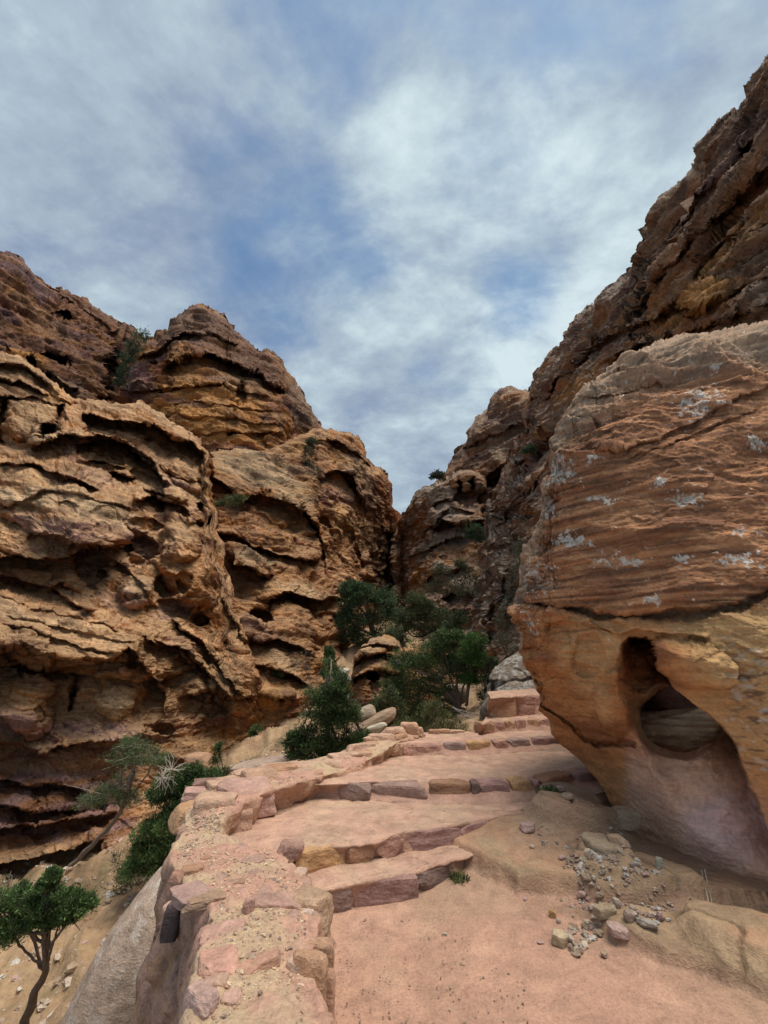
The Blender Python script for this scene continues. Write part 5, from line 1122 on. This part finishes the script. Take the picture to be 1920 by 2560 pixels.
# little juniper at the lower left
t_ = 5.4
plant('juniper_tree', 'small juniper with a bare curved trunk and flat green crown at the lower left', 'tree', at(55, 2570, t_), [at(50, 2580, t_), at(80, 2500, t_), at(112, 2430, t_), at(120, 2375, t_), at(110, 2335, t_)],
      cl([(30, 2290, 50, 42), (95, 2265, 45, 34), (140, 2255, 36, 30), (175, 2262, 34, 28), (210, 2262, 26, 24), (20, 2330, 46, 34), (70, 2300, 40, 36), (-40, 2290, 50, 50), (115, 2300, 40, 22), (170, 2292, 30, 18), (118, 2210, 26, 16), (130, 2192, 18, 12), (150, 2300, 24, 16), (-20, 2340, 40, 26), (40, 2250, 44, 26)], t_),
      GREEN * 1.1, .040, 1, nsub=32, per=50, trunk_r=.06, branch_r=.02, width=.28, spread=.22, up=.9)
plant('sparse_bush', 'faint pale grey green twigs behind the juniper crown at the left edge', 'bush', at(20, 2290, 7.2), None, cl([(20, 2215, 50, 26), (-30, 2230, 40, 30), (50, 2220, 26, 14)], 7.2), GGREEN, .03, 2, nsub=12, per=14, trunk_r=.02, twigs=14)
# leaning tree and the bushes in the wash
t_ = 9.0
DENS = 1.6
plant('leaning_tree', 'thin grey tree leaning out of the wash with sparse feathery grey green foliage', 'tree', at(175, 2165, t_), [at(175, 2165, t_), at(235, 2110, t_), at(275, 2065, t_), at(310, 2020, 8.8), at(322, 1980, 8.7), at(335, 1930, 8.7)],
      cl([(350, 1890, 60, 30), (310, 1900, 46, 30), (390, 1900, 40, 24), (330, 1865, 40, 20), (270, 1990, 48, 34), (300, 1970, 40, 40), (230, 2000, 40, 22), (320, 2000, 30, 24)], 8.7), np.array([.12, .165, .075]), .05, 3, nsub=26, per=40, trunk_r=.055, bark=np.array([.22, .18, .15]), twigs=34, width=.14, branch_r=.02)
plant('dense_bush', 'dark green bush with bare whitish twigs above, behind the raised corner of the wall', 'bush', at(470, 2060, 8.0), [at(470, 2070, 8), at(465, 2000, 8), at(450, 1960, 8)],
      cl([(470, 1975, 44, 34), (520, 1950, 40, 24), (430, 1960, 34, 34), (500, 2000, 50, 28), (450, 2020, 40, 24), (540, 1985, 30, 24), (400, 1990, 34, 26), (440, 2040, 40, 20), (480, 1935, 26, 20)], 7.8), GREEN * .95, .05, 4, nsub=26, per=60, trunk_r=.04)
plant('bare_shrub', 'leafless whitish shrub of tangled twigs beside the dark bush', 'bush', at(430, 1990, 7.6), None, cl([(428, 1925, 28, 34), (405, 1945, 22, 22)], 7.6), DRY, .02, 5, nsub=4, per=4, trunk_r=.02, twigs=46, bark=np.array([.33, .28, .23]))
t_ = 7.6
plant('broom_bush', 'drooping bright green bush crowding the outer face of the wall', 'bush', at(400, 2250, t_), [at(400, 2260, t_), at(405, 2180, t_), at(410, 2120, t_)],
      cl([(380, 2075, 38, 30), (430, 2060, 40, 34), (470, 2040, 34, 36), (400, 2120, 50, 34), (450, 2110, 44, 40), (360, 2110, 30, 34), (420, 2165, 44, 40), (380, 2160, 40, 36), (450, 2150, 30, 40), (340, 2170, 36, 34)], t_), GREEN * 1.35, .06, 6, nsub=28, per=60, trunk_r=.05, width=.18)
plant('broom_bush', 'greyer thin bush hanging in the shade under the bright green one', 'bush', at(350, 2260, 7.9), None, cl([(330, 2190, 44, 34), (300, 2160, 34, 30), (380, 2210, 40, 30), (300, 2220, 30, 26)], 7.9), GGREEN * .75, .05, 7, nsub=18, per=26, trunk_r=.03, twigs=20, width=.15)
DENS = 1.9
# trees in the middle
CK = 1.12
t_ = 9.2
plant('conifer_bush', 'dark upright juniper with a narrow top standing beyond the steps, left of the pale slab', 'tree', at(825, 1925, t_), [at(825, 1930, t_), at(822, 1850, t_), at(822, 1760, t_), at(824, 1690, t_)],
      cl([(824, 1640, 10, 22, 10.5), (826, 1680, 22, 28, 10), (838, 1712, 32, 26), (812, 1745, 40, 26), (845, 1755, 34, 30), (800, 1785, 38, 28), (835, 1800, 40, 30), (870, 1790, 26, 26), (780, 1850, 44, 30), (745, 1880, 30, 26), (830, 1855, 44, 26), (890, 1850, 36, 24), (925, 1862, 22, 18), (860, 1880, 50, 24), (800, 1890, 50, 22), (930, 1880, 22, 16), (740, 1850, 22, 16)], t_), GREEN * .85, .05, 8, nsub=30, per=62, trunk_r=.06, spread=.24)
t_ = 13.0
plant('juniper_tree', 'broad dark green juniper in the middle with bare grey limbs under its right side', 'tree', at(1190, 1835, t_), [at(1192, 1835, t_), at(1180, 1800, t_), at(1150, 1775, t_), at(1120, 1740, t_), at(1100, 1700, t_)],
      cl([(1010, 1660, 40, 30), (1060, 1640, 44, 34), (1040, 1700, 44, 34), (1100, 1665, 40, 40), (1090, 1720, 46, 30), (985, 1720, 30, 24), (1020, 1750, 50, 26), (1080, 1765, 46, 26), (1175, 1610, 30, 24), (1150, 1650, 40, 34), (1190, 1650, 26, 34), (1170, 1690, 34, 26), (1110, 1610, 34, 22), (1050, 1790, 44, 24), (1000, 1795, 36, 26), (975, 1820, 26, 22), (1130, 1590, 30, 14)], t_),
      GREEN * .92, .06, 9, nsub=32, per=60, trunk_r=.09, bark=np.array([.24, .20, .18]))
plant('juniper_tree', 'brighter green juniper against the right wall, above the bare limbs', 'tree', at(1170, 1760, 12.6), [at(1165, 1765, 12.6), at(1175, 1700, 12.6), at(1175, 1640, 12.6)],
      cl([(1185, 1605, 28, 18), (1165, 1630, 26, 22), (1190, 1650, 22, 24), (1180, 1700, 22, 16)], 12.5), BGREEN * .9, .05, 10, nsub=26, per=50, trunk_r=.05)
plant('dead_branches', 'bleached bare branches fallen beneath the broad juniper', 'branches', at(1195, 1830, 11.6), [at(1196, 1832, 11.6), at(1180, 1800, 11.6), at(1150, 1780, 11.7), at(1130, 1768, 11.8)],
      cl([(1205, 1790, 22, 22), (1160, 1790, 30, 16)], 11.6), DRY * .6, .02, 11, nsub=3, per=3, trunk_r=.035, bark=np.array([.30, .26, .23]), twigs=16)
t_ = 9.6
plant('broom_shrub', 'feathery yellowish green shrub just behind the fourth step', 'bush', at(1090, 1850, t_), None, cl([(1090, 1805, 44, 30), (1050, 1825, 34, 22), (1130, 1825, 30, 22), (1080, 1780, 30, 20), (1020, 1815, 24, 20)], t_), YGREEN * 1.0, .07, 12, nsub=26, per=34, trunk_r=.03, width=.12, twigs=30, up=1.6)
t_ = 23
plant('oak_tree', 'very dark bushy tree filling the foot of the narrow cleft', 'tree', at(940, 1650, t_), [at(940, 1650, t_), at(935, 1590, t_), at(930, 1540, t_)],
      cl([(880, 1500, 30, 30), (920, 1490, 34, 24), (960, 1500, 34, 26), (890, 1545, 40, 34), (940, 1550, 44, 34), (870, 1590, 30, 30), (915, 1600, 40, 26), (980, 1540, 30, 28), (900, 1470, 22, 12), (870, 1480, 16, 22), (860, 1540, 18, 26), (970, 1590, 36, 26)], t_), DGREEN * 1.4, .12, 13, nsub=26, per=52, trunk_r=.15, spread=.25)
t_ = 19.5
plant('juniper_tree', 'olive green spreading tree with forked trunk on the rocks above the broad juniper', 'tree', at(1058, 1650, t_), [at(1058, 1655, t_), at(1060, 1620, t_), at(1056, 1590, t_), at(1062, 1560, t_)],
      cl([(1030, 1540, 34, 20), (1070, 1530, 36, 20), (1105, 1545, 32, 20), (1050, 1565, 44, 22), (1010, 1570, 30, 18), (1110, 1580, 34, 18), (1080, 1590, 36, 14), (1040, 1500, 24, 16), (1060, 1515, 24, 14)], t_), np.array([.10, .12, .055]), .09, 14, nsub=24, per=48, trunk_r=.10)
CK = 1.0
plant('broom_shrub', 'olive brush between the narrow conifer and the broad juniper, in front of the outcrop', 'bush', at(960, 1840, 12.2), None, cl([(965, 1790, 30, 26), (990, 1770, 26, 30), (940, 1765, 20, 24), (975, 1740, 22, 20)], 12.2), np.array([.10, .125, .055]), .055, 61, nsub=22, per=40, trunk_r=.03, twigs=14)
plant('bush', 'dark bush at the right wall foot between the broad juniper and the lichen boulder', 'bush', at(1215, 1800, 12.8), None, cl([(1218, 1700, 18, 26), (1225, 1660, 20, 20), (1212, 1740, 16, 26)], 12.8), np.array([.07, .10, .045]), .055, 62, nsub=22, per=36, trunk_r=.03, twigs=10)
plant('bush', 'dull green bush above the outcrop, left of the olive green tree', 'bush', at(985, 1640, 18.5), None, cl([(985, 1590, 30, 20), (1010, 1610, 24, 14), (960, 1600, 20, 14), (1130, 1570, 26, 18), (1150, 1545, 22, 20)], 18.5), np.array([.075, .10, .05]), .085, 63, nsub=22, per=40, trunk_r=.05)
for lbl, cps, c_, tt, sd in (('olive bush high on the rock face right of the cleft', [(1110, 1450, 36, 26), (1080, 1475, 30, 20), (1150, 1470, 34, 22), (1100, 1425, 20, 14)], np.array([.10, .10, .055]), 25.5, 15),
                             ('dull bush against the yellow rock beside the grey right wall', [(1175, 1440, 22, 22), (1165, 1480, 26, 22), (1150, 1410, 20, 14)], np.array([.085, .09, .05]), 22.5, 16),
                             ('dark bush tucked on the ledge below the skull-like rock', [(1190, 1325, 20, 12), (1200, 1345, 16, 16), (1175, 1340, 16, 10)], DGREEN * 1.2, 29.5, 17),
                             ('lone small bush on the skyline right of the cleft', [(1093, 1186, 14, 9), (1086, 1192, 9, 7), (1100, 1190, 10, 8)], np.array([.09, .11, .075]), 37.5, 18),
                             ('tiny bush on the skyline at the top of the far right ridge', [(1330, 972, 6, 5)], GGREEN * .7, 36, 19),
                             ('dark bushes filling the crevice between the far ridge and the pointed peak', [(350, 842, 16, 22), (335, 868, 18, 22), (318, 895, 18, 24), (306, 925, 14, 24), (298, 955, 12, 22)], DGREEN * 1.0, 33.5, 20),
                             ('bushes growing in the gully right of the pale slab', [(772, 1130, 14, 26), (776, 1165, 14, 20), (780, 1105, 12, 14)], np.array([.075, .08, .045]), 33, 21),
                             ('bleached brush below the gully bushes on the left wall', [(785, 1180, 26, 14), (700, 1150, 18, 12)], DRY * .55, 30, 22),
                             ('yellow green bush on the ledge under the lens shaped overhang', [(578, 1255, 24, 14), (600, 1245, 14, 10), (550, 1262, 12, 7)], np.array([.13, .15, .06]), 22.2, 23),
                             ('low green clump on the ledge above the scree', [(672, 1685, 26, 9), (690, 1690, 18, 7)], np.array([.13, .17, .06]), 16.6, 24),
                             ('dusky green brush clinging to the grey wall left of the boulder', [(1290, 1440, 18, 50), (1282, 1500, 18, 46), (1265, 1550, 26, 40), (1300, 1380, 12, 30)], np.array([.12, .13, .075]), 16.5, 25),
                             ('thin brush with bare twigs above the grey lichen boulder', [(1270, 1620, 34, 26), (1300, 1640, 22, 22), (1250, 1600, 20, 24)], np.array([.12, .12, .08]), 12.5, 26),
                             ('small bush high on the right wall beside the boulder top', [(1318, 1128, 16, 10), (1330, 1120, 10, 7)], DGREEN * 1.4, 21, 27),
                             ('tangled dry brush in the gully left of the rounded outcrop', [(760, 1660, 22, 40), (780, 1720, 24, 30), (900, 1760, 30, 20), (770, 1780, 20, 26)], np.array([.14, .12, .08]), 13.5, 28),
                             ('spiky green plant on the scree below the left cliff', [(642, 1822, 12, 8), (630, 1835, 9, 6)], np.array([.10, .15, .05]), 12.3, 29),
                             ('scattered small green plants on the scree behind the wall', [(540, 1900, 12, 20), (560, 1930, 14, 10), (545, 1870, 9, 12), (590, 1925, 12, 7)], np.array([.07, .11, .04]), 9.8, 30)):
    r0 = np.array([c[0] for c in cps]); b = at(np.mean([c[0] for c in cps]), max(c[1] + c[3] for c in cps), tt)
    k = 20 if tt > 15 else 16
    plant('bush', lbl, 'bush', b, None, cl([(*c, tt) for c in cps], tt), c_, max(.035, .0045 * tt), sd, nsub=k, per=26 if ('dry' not in lbl and 'bleached' not in lbl) else 8, trunk_r=.02 + .001 * tt, twigs=0 if tt > 18 else 12, width=.25)
def tuft(px, py, z, r, col, seed, label):
    p = onz(px, py, z); V, Fq, c = leaves([(p + [0, 0, r * .25], (r, r, r * .35))], col, r * .55, seed, nsub=10, per=26, width=.14, up=1.0)
    o = mesh_np('weed', V - p, Fq, M_leaf, c, smooth=False); o.location = tuple(p); tag(o, label, 'weed'); return o
tuft(1150, 2208, .02, .07, np.array([.13, .15, .06]), 41, 'tiny grey green weed at the right end of the lowest step')
tuft(1352, 2086, .20, .09, np.array([.10, .20, .04]), 42, 'bright green weed against the rounded bedrock beside the second step')
tuft(1382, 1994, .40, .09, np.array([.10, .15, .06]), 43, 'green weed at the right end of the third step')

# ================================================================== rocks standing on their own
GB = np.array([.30, .27, .22])
def lich(base, amt=.5, thr=.03, sc=14.0):
    def f(c, W, nz):
        l = fbm(W[:, 0] * sc, W[:, 1] * sc, W[:, 2] * sc, 4, 55, gain=.65); m = ss(thr, thr + .12, l)
        return mixv(c, WHITE * .95, m * amt)
    return f
def rock_px(name, px, py, t_, wpx, hpx, dep, label, cat='rock', mat=None, **kw):
    p = at(px, py, t_); w_ = wpx * t_ / F; h_ = hpx * t_ / F
    o = stone(name, p, (w_, dep, h_), mat=mat or M_near, **kw)
    tag(o, label, cat); return o
rock_px('rock', 345, 2540, 4.3, 320, 640, 1.2, 'large smooth rounded pinkish grey boulder against the outer foot of the wall', mat=M_stone, n=40, color=np.array([.40, .29, .215]), box=2.6, yaw=10, roll=18, tilt=0, cuts=5, rough=.035, cutd=.92, smooth=True, var=.2, colfun=lich(0, .35, .05, 6))
rock_px('rock', 860, 1680, 15.2, 26, 18, .5, 'white angular rock uppermost in the gully', n=6, color=np.array([.55, .48, .40]))
rock_px('rock', 868, 1696, 15, 20, 14, .4, 'white angular rock second from the top in the gully', n=6, color=np.array([.53, .47, .40]))
rock_px('rock', 852, 1706, 14.8, 22, 22, .4, 'grey white rock in the middle of the gully', n=6, color=np.array([.48, .43, .37]))
rock_px('rock', 862, 1742, 13.8, 24, 18, .4, 'white rock lowest in the gully, behind the conifer', n=6, color=np.array([.58, .52, .45]))
rock_px('rock', 915, 1782, 11.6, 46, 30, .7, 'tilted brown grey rock left of the long pale one', n=10, color=np.array([.36, .29, .22]), roll=-20)
rock_px('rock', 942, 1818, 10.6, 52, 15, .25, 'long pale rounded rock lying beyond the edge stones', n=10, color=np.array([.50, .44, .33]), roll=-18, box=3)
rock_px('rock', 930, 1810, 11.4, 130, 34, .8, 'sloping brown slab behind the long pale rock', n=12, color=np.array([.36, .25, .17]), roll=-24, box=3.4)
rock_px('rock', 1140, 1735, 13.6, 60, 46, 1.0, 'pale ribbed rock glimpsed under the limbs of the broad juniper', n=12, color=np.array([.40, .31, .23]), box=3.2)
rock_px('rock', 660, 1918, 9.4, 140, 36, .8, 'flat pinkish grey slab showing behind the top of the parapet', n=12, color=np.array([.38, .28, .22]), box=4, roll=-8)
rock_px('rock', 500, 1905, 10.2, 60, 40, .6, 'reddish layered block above the dark bush', n=10, color=np.array([.40, .24, .15]), box=4)
# boulder resting inside the hollow of the big one
rock_px('rock', 1695, 1838, 4.7, 220, 130, .9, 'pale loose rock lying inside the hollow of the great boulder', n=40, color=np.array([.50, .36, .23]), box=3.0, roll=-10, yaw=-20, smooth=True, rough=.09, colfun=lambda c, W, nz: mixv(c, np.array([.30, .17, .10]), ss(-.1, .25, fbm(W[:, 0] * 2, W[:, 1] * 2, W[:, 2] * 22, 4, 5))))
rock_px('rock', 1612, 1805, 5.2, 70, 60, .5, 'small bright pale rock at the left mouth of the hollow', n=12, color=np.array([.60, .52, .40]), box=3.4, smooth=True)
rock_px('rock', 1680, 1740, 5.0, 120, 90, .6, 'dark reddish rock at the back of the hollow', n=20, color=np.array([.15, .07, .05]), box=3.2, smooth=True, rough=.09)

# ------------------------------------------------------------------ loose stones beside the steps
_gy = np.linspace(1, 14, 420); _gx = np.linspace(-10, 6, 500); _GX, _GY = np.meshgrid(_gx, _gy); _GH = ground_h(_GX, _GY)[0]
def gz(x, y):
    a = np.clip((x + 10) / 16 * 499, 0, 498.9); b = np.clip((y - 1) / 13 * 419, 0, 418.9); i, j = int(b), int(a); u_, v_ = b - i, a - j
    return float(_GH[i, j] * (1 - u_) * (1 - v_) + _GH[i + 1, j] * u_ * (1 - v_) + _GH[i, j + 1] * (1 - u_) * v_ + _GH[i + 1, j + 1] * u_ * v_)
def gz_slow(x, y):
    return float(ground_h(np.array([[x]]), np.array([[y]]))[0][0, 0])
def ground_hit(px, py):
    z = 0.1
    for _ in range(12):
        p = onz(px, py, z); z = gz(p[0], p[1])
    return np.array([p[0], p[1], z])
PALE = np.array([.50, .40, .31]); BRN = np.array([.36, .26, .18]); PKS = np.array([.50, .34, .29])
for px, py, wpx, hm, col, lab in (
        (1373, 2127, 38, .085, np.array([.48, .37, .24]), 'rounded yellowish stone alone left of the rubble'),
        (1515, 2122, 38, .05, PKS * 1.05, 'flat pink angular stone in the rubble, largest of the pale ones'),
        (1555, 2160, 46, .09, np.array([.40, .28, .19]), 'brown egg-shaped stone at the lower edge of the rubble'),
        (1550, 2130, 28, .07, np.array([.36, .28, .25]), 'greyish stone behind the brown egg-shaped one'),
        (1587, 2172, 18, .05, np.array([.33, .27, .23]), 'small grey stone in the shadow right of the brown one'),
        (1655, 2195, 18, .08, np.array([.45, .41, .31]), 'upright pale greenish stone below the boulder rim'),
        (1449, 2148, 17, .04, WHITE * .85, 'small white stone in the middle of the rubble'),
        (1472, 2152, 16, .07, PALE * 1.05, 'pale upright sliver beside the small white stone'),
        (1500, 2163, 17, .035, WHITE * .8, 'small white stone right of the pale sliver'),
        (1450, 2083, 22, .04, BRN * 1.1, 'brown stone lying on the slope above the rubble'),
        (1433, 2085, 18, .04, PKS * .9, 'pinkish stone left of the brown one on the slope'),
        (1430, 2136, 20, .03, PALE, 'flat pale chip between the yellowish stone and the white one'),
        (1398, 2126, 22, .04, PALE * 1.02, 'pale stone touching the rounded yellowish stone'),
        (1405, 2148, 18, .03, PKS, 'pinkish flat chip below the yellowish stone'),
        (1512, 2287, 52, .07, np.array([.38, .29, .19]), 'brown rounded stone at the foot of the bedrock slab'),
        (1540, 2303, 44, .06, PKS * 1.0, 'pink and white stone in front of the brown rounded one'),
        (1553, 2326, 20, .06, PALE * .95, 'small upright stone in front of the pink and white one'),
        (1618, 2313, 46, .04, np.array([.36, .31, .26]), 'flat grey slab of stone right of the small upright one'),
        (1575, 2300, 26, .06, np.array([.38, .28, .22]), 'brownish block between the pink stone and the grey slab'),
        (1650, 2302, 16, .04, MV, 'little purple stone behind the flat grey slab'),
        (1382, 2292, 16, .05, OC * 1.1, 'little ochre stone on the sand before the bedrock edge'),
        (1397, 2308, 10, .03, PALE, 'tiny pale chip beside the little ochre stone'),
        (1352, 2358, 17, .012, PKS, 'tiny flat pink stone set in the sand'),
        (1512, 2392, 20, .03, BRN * 1.1, 'brown chip on the sand near the second bedrock edge'),
        (1112, 2338, 12, .02, PALE, 'tiny pale chip on the open sand left of centre'),
        (1330, 2115, 12, .025, PALE, 'tiny pale chip just left of the rounded yellowish stone'),
        (1303, 2141, 11, .025, PKS, 'tiny pink chip near the end of the second step'),
        (992, 2250, 12, .03, PALE, 'tiny white chip at the foot of the lowest step'),
        (1400, 1978, 26, .06, PKS, 'pink stone at the end of the third step'), (1378, 1980, 20, .06, PALE * .95, 'pale stone at the end of the third step beside the weed'),
        (1330, 2034, 46, .05, BRN * 1.1, 'flat stone wedged at the end of the second step'), (1322, 2080, 40, .06, PKS * .85, 'pinkish wedge stone below the end of the second step'),
        (1420, 2015, 30, .05, BRN, 'brown stone on top of the bedrock by the third step')):
    p = ground_hit(px, py); t_ = topix(p)[2]; w_ = wpx * t_ / F
    o = stone('loose_stone', p + [0, 0, hm * .30], (w_, w_ * rnd.uniform(.6, .85), hm), yaw=rnd.uniform(-40, 40), color=np.asarray(col) * .85, n=6, box=5, cuts=12, cutd=.62, rough=.07)
    tag(o, lab, 'stone', 'loose stones beside the steps')
o = stone('flat_rock', ground_hit(1500, 2085) + [0, 0, .0], (.24, .30, .14), color=np.array([.33, .25, .17]), n=12, box=3.5, smooth=True); tag(o, 'broad flat brown rock half buried above the rubble', 'rock')
o = stone('flat_rock', ground_hit(1570, 2092) + [0, 0, .02], (.20, .26, .16), color=np.array([.29, .22, .15]), n=12, box=3.2, smooth=True); tag(o, 'rounded brown rock half buried under the boulder rim', 'rock')
for k, (x0, y0, x1, y1) in enumerate(((1757, 2196, 1768, 2238), (1766, 2196, 1776, 2240))):
    a, b = ground_hit(x0, y0) + [0, 0, .05], ground_hit(x1, y1) + [0, 0, .012]
    V, Fq = tube([a, (a + b) / 2 + [0, 0, .01], b], .006, .004, ns=5, seed=k); o = mesh_np('stick', V - a, Fq, M_bark, np.broadcast_to(np.array([.45, .38, .28]), V.shape)); o.location = tuple(a)
    tag(o, ('left', 'right')[k] + ' one of two pale sticks lying under the boulder rim', 'stick')
pts, sz, cl_ = [], [], []
def sprinkle(n, poly, smin, smax, cols, pw=3.0):
    for k in range(n):
        u_, v_ = rg.rand(), rg.rand(); a, b, c, d = [np.array(q) for q in poly]
        q = a * (1 - u_) * (1 - v_) + b * u_ * (1 - v_) + c * u_ * v_ + d * (1 - u_) * v_
        p = ground_hit(q[0], q[1]) if smin > .0021 else onz(q[0], q[1], 0)
        s_ = smin + (smax - smin) * rg.rand() ** pw; pts.append(p + [0, 0, s_ * .3]); sz.append(s_); cl_.append(cols[rg.randint(len(cols))] * rg.uniform(.8, 1.1))
CS = [PALE, BRN, PKS * .9, WHITE * .8, np.array([.40, .30, .22])]
sprinkle(520, [(1380, 2120), (1560, 2090), (1620, 2190), (1440, 2175)], .005, .026, CS, 2)
sprinkle(120, [(1560, 2290), (1640, 2180), (1680, 2230), (1640, 2320)], .005, .022, CS, 2)
sprinkle(130, [(1340, 2060), (1500, 2060), (1480, 2100), (1350, 2110)], .004, .016, CS, 2)
sprinkle(700, [(850, 2290), (1500, 2290), (1700, 2560), (830, 2560)], .0015, .006, [PALE, BRN, BRN * .7, PKS], 3)
sprinkle(160, [(1280, 2260), (1560, 2290), (1560, 2420), (1300, 2400)], .002, .010, CS, 3)
sprinkle(160, [(1560, 2130), (1800, 2200), (1760, 2260), (1600, 2230)], .004, .016, CS, 3)
cl_ = [c * .85 for c in cl_]
o = scatter_mesh('gravel', pts, sz, cl_, 9); print('all %.1fs' % (time.time() - T0))
WR = ['tan rock on the slope right behind the crown of the lower left juniper', 'tan rock beside the juniper trunk at the lower left', 'tan rock between the juniper and the smooth pinkish boulder', 'tan rock at the cliff foot left of the leaning tree', 'tan rock below the trunk of the leaning tree', 'tan rock in the shade under the drooping bush',
      'tan rock at the left edge above the juniper crown', 'tan rock beside the base of the leaning tree trunk', 'tan rock behind the bare whitish shrub', 'tan rock behind the dark bush by the wall corner', 'tan rock on the scree above the parapet corner', 'tan rock high on the scree under the cliff',
      'tan rock nearest the foot of the smooth pinkish boulder', 'tan rock left of the juniper trunk near the bottom edge', 'tan rock on the scree just behind the parapet top', 'tan rock hidden low between wall and drooping bush']
for k in range(16):
    x, y = ((-5.6, 7.4), (-5.0, 6.6), (-4.2, 7.0), (-6.2, 8.6), (-4.6, 8.8), (-3.6, 8.0), (-7.0, 7.2), (-5.6, 9.6), (-3.8, 10), (-2.6, 9.4), (-2.2, 11), (-3.0, 12), (-4.4, 6.2), (-6.6, 6.4), (-1.6, 10), (-3.4, 6.6))[k]
    s_ = rnd.uniform(.12, .42); o = stone('loose_rock', np.array([x, y, gz(x, y) + s_ * .12]), (s_ * 1.3, s_, s_ * .6), yaw=rnd.uniform(0, 90), color=np.array([.40, .27, .16]) * rnd.uniform(.8, 1.15), n=8, box=4, cuts=9, cutd=.7)
    tag(o, WR[k], 'rock', 'rocks lying in the wash')
pts, sz, cl_ = [], [], []
for k in range(900):
    px, py = rg.uniform(540, 800), rg.uniform(1800, 1960); t_ = 10.5 + (1960 - py) / 160 * 4
    p = at(px, py, t_); p[2] = gz(p[0], p[1]); s_ = .01 + .05 * rg.rand() ** 4; pts.append(p); sz.append(s_); cl_.append(CS[rg.randint(4)])
for k in range(3200):
    x, y = rg.uniform(-9, -1.6), rg.uniform(4, 12); z = gz(x, y); s_ = .008 + .075 * rg.rand() ** 5; pts.append(np.array([x, y, z])); sz.append(s_); cl_.append(CS[rg.randint(5)])
o = scatter_mesh('scree', pts, sz, cl_, 10)
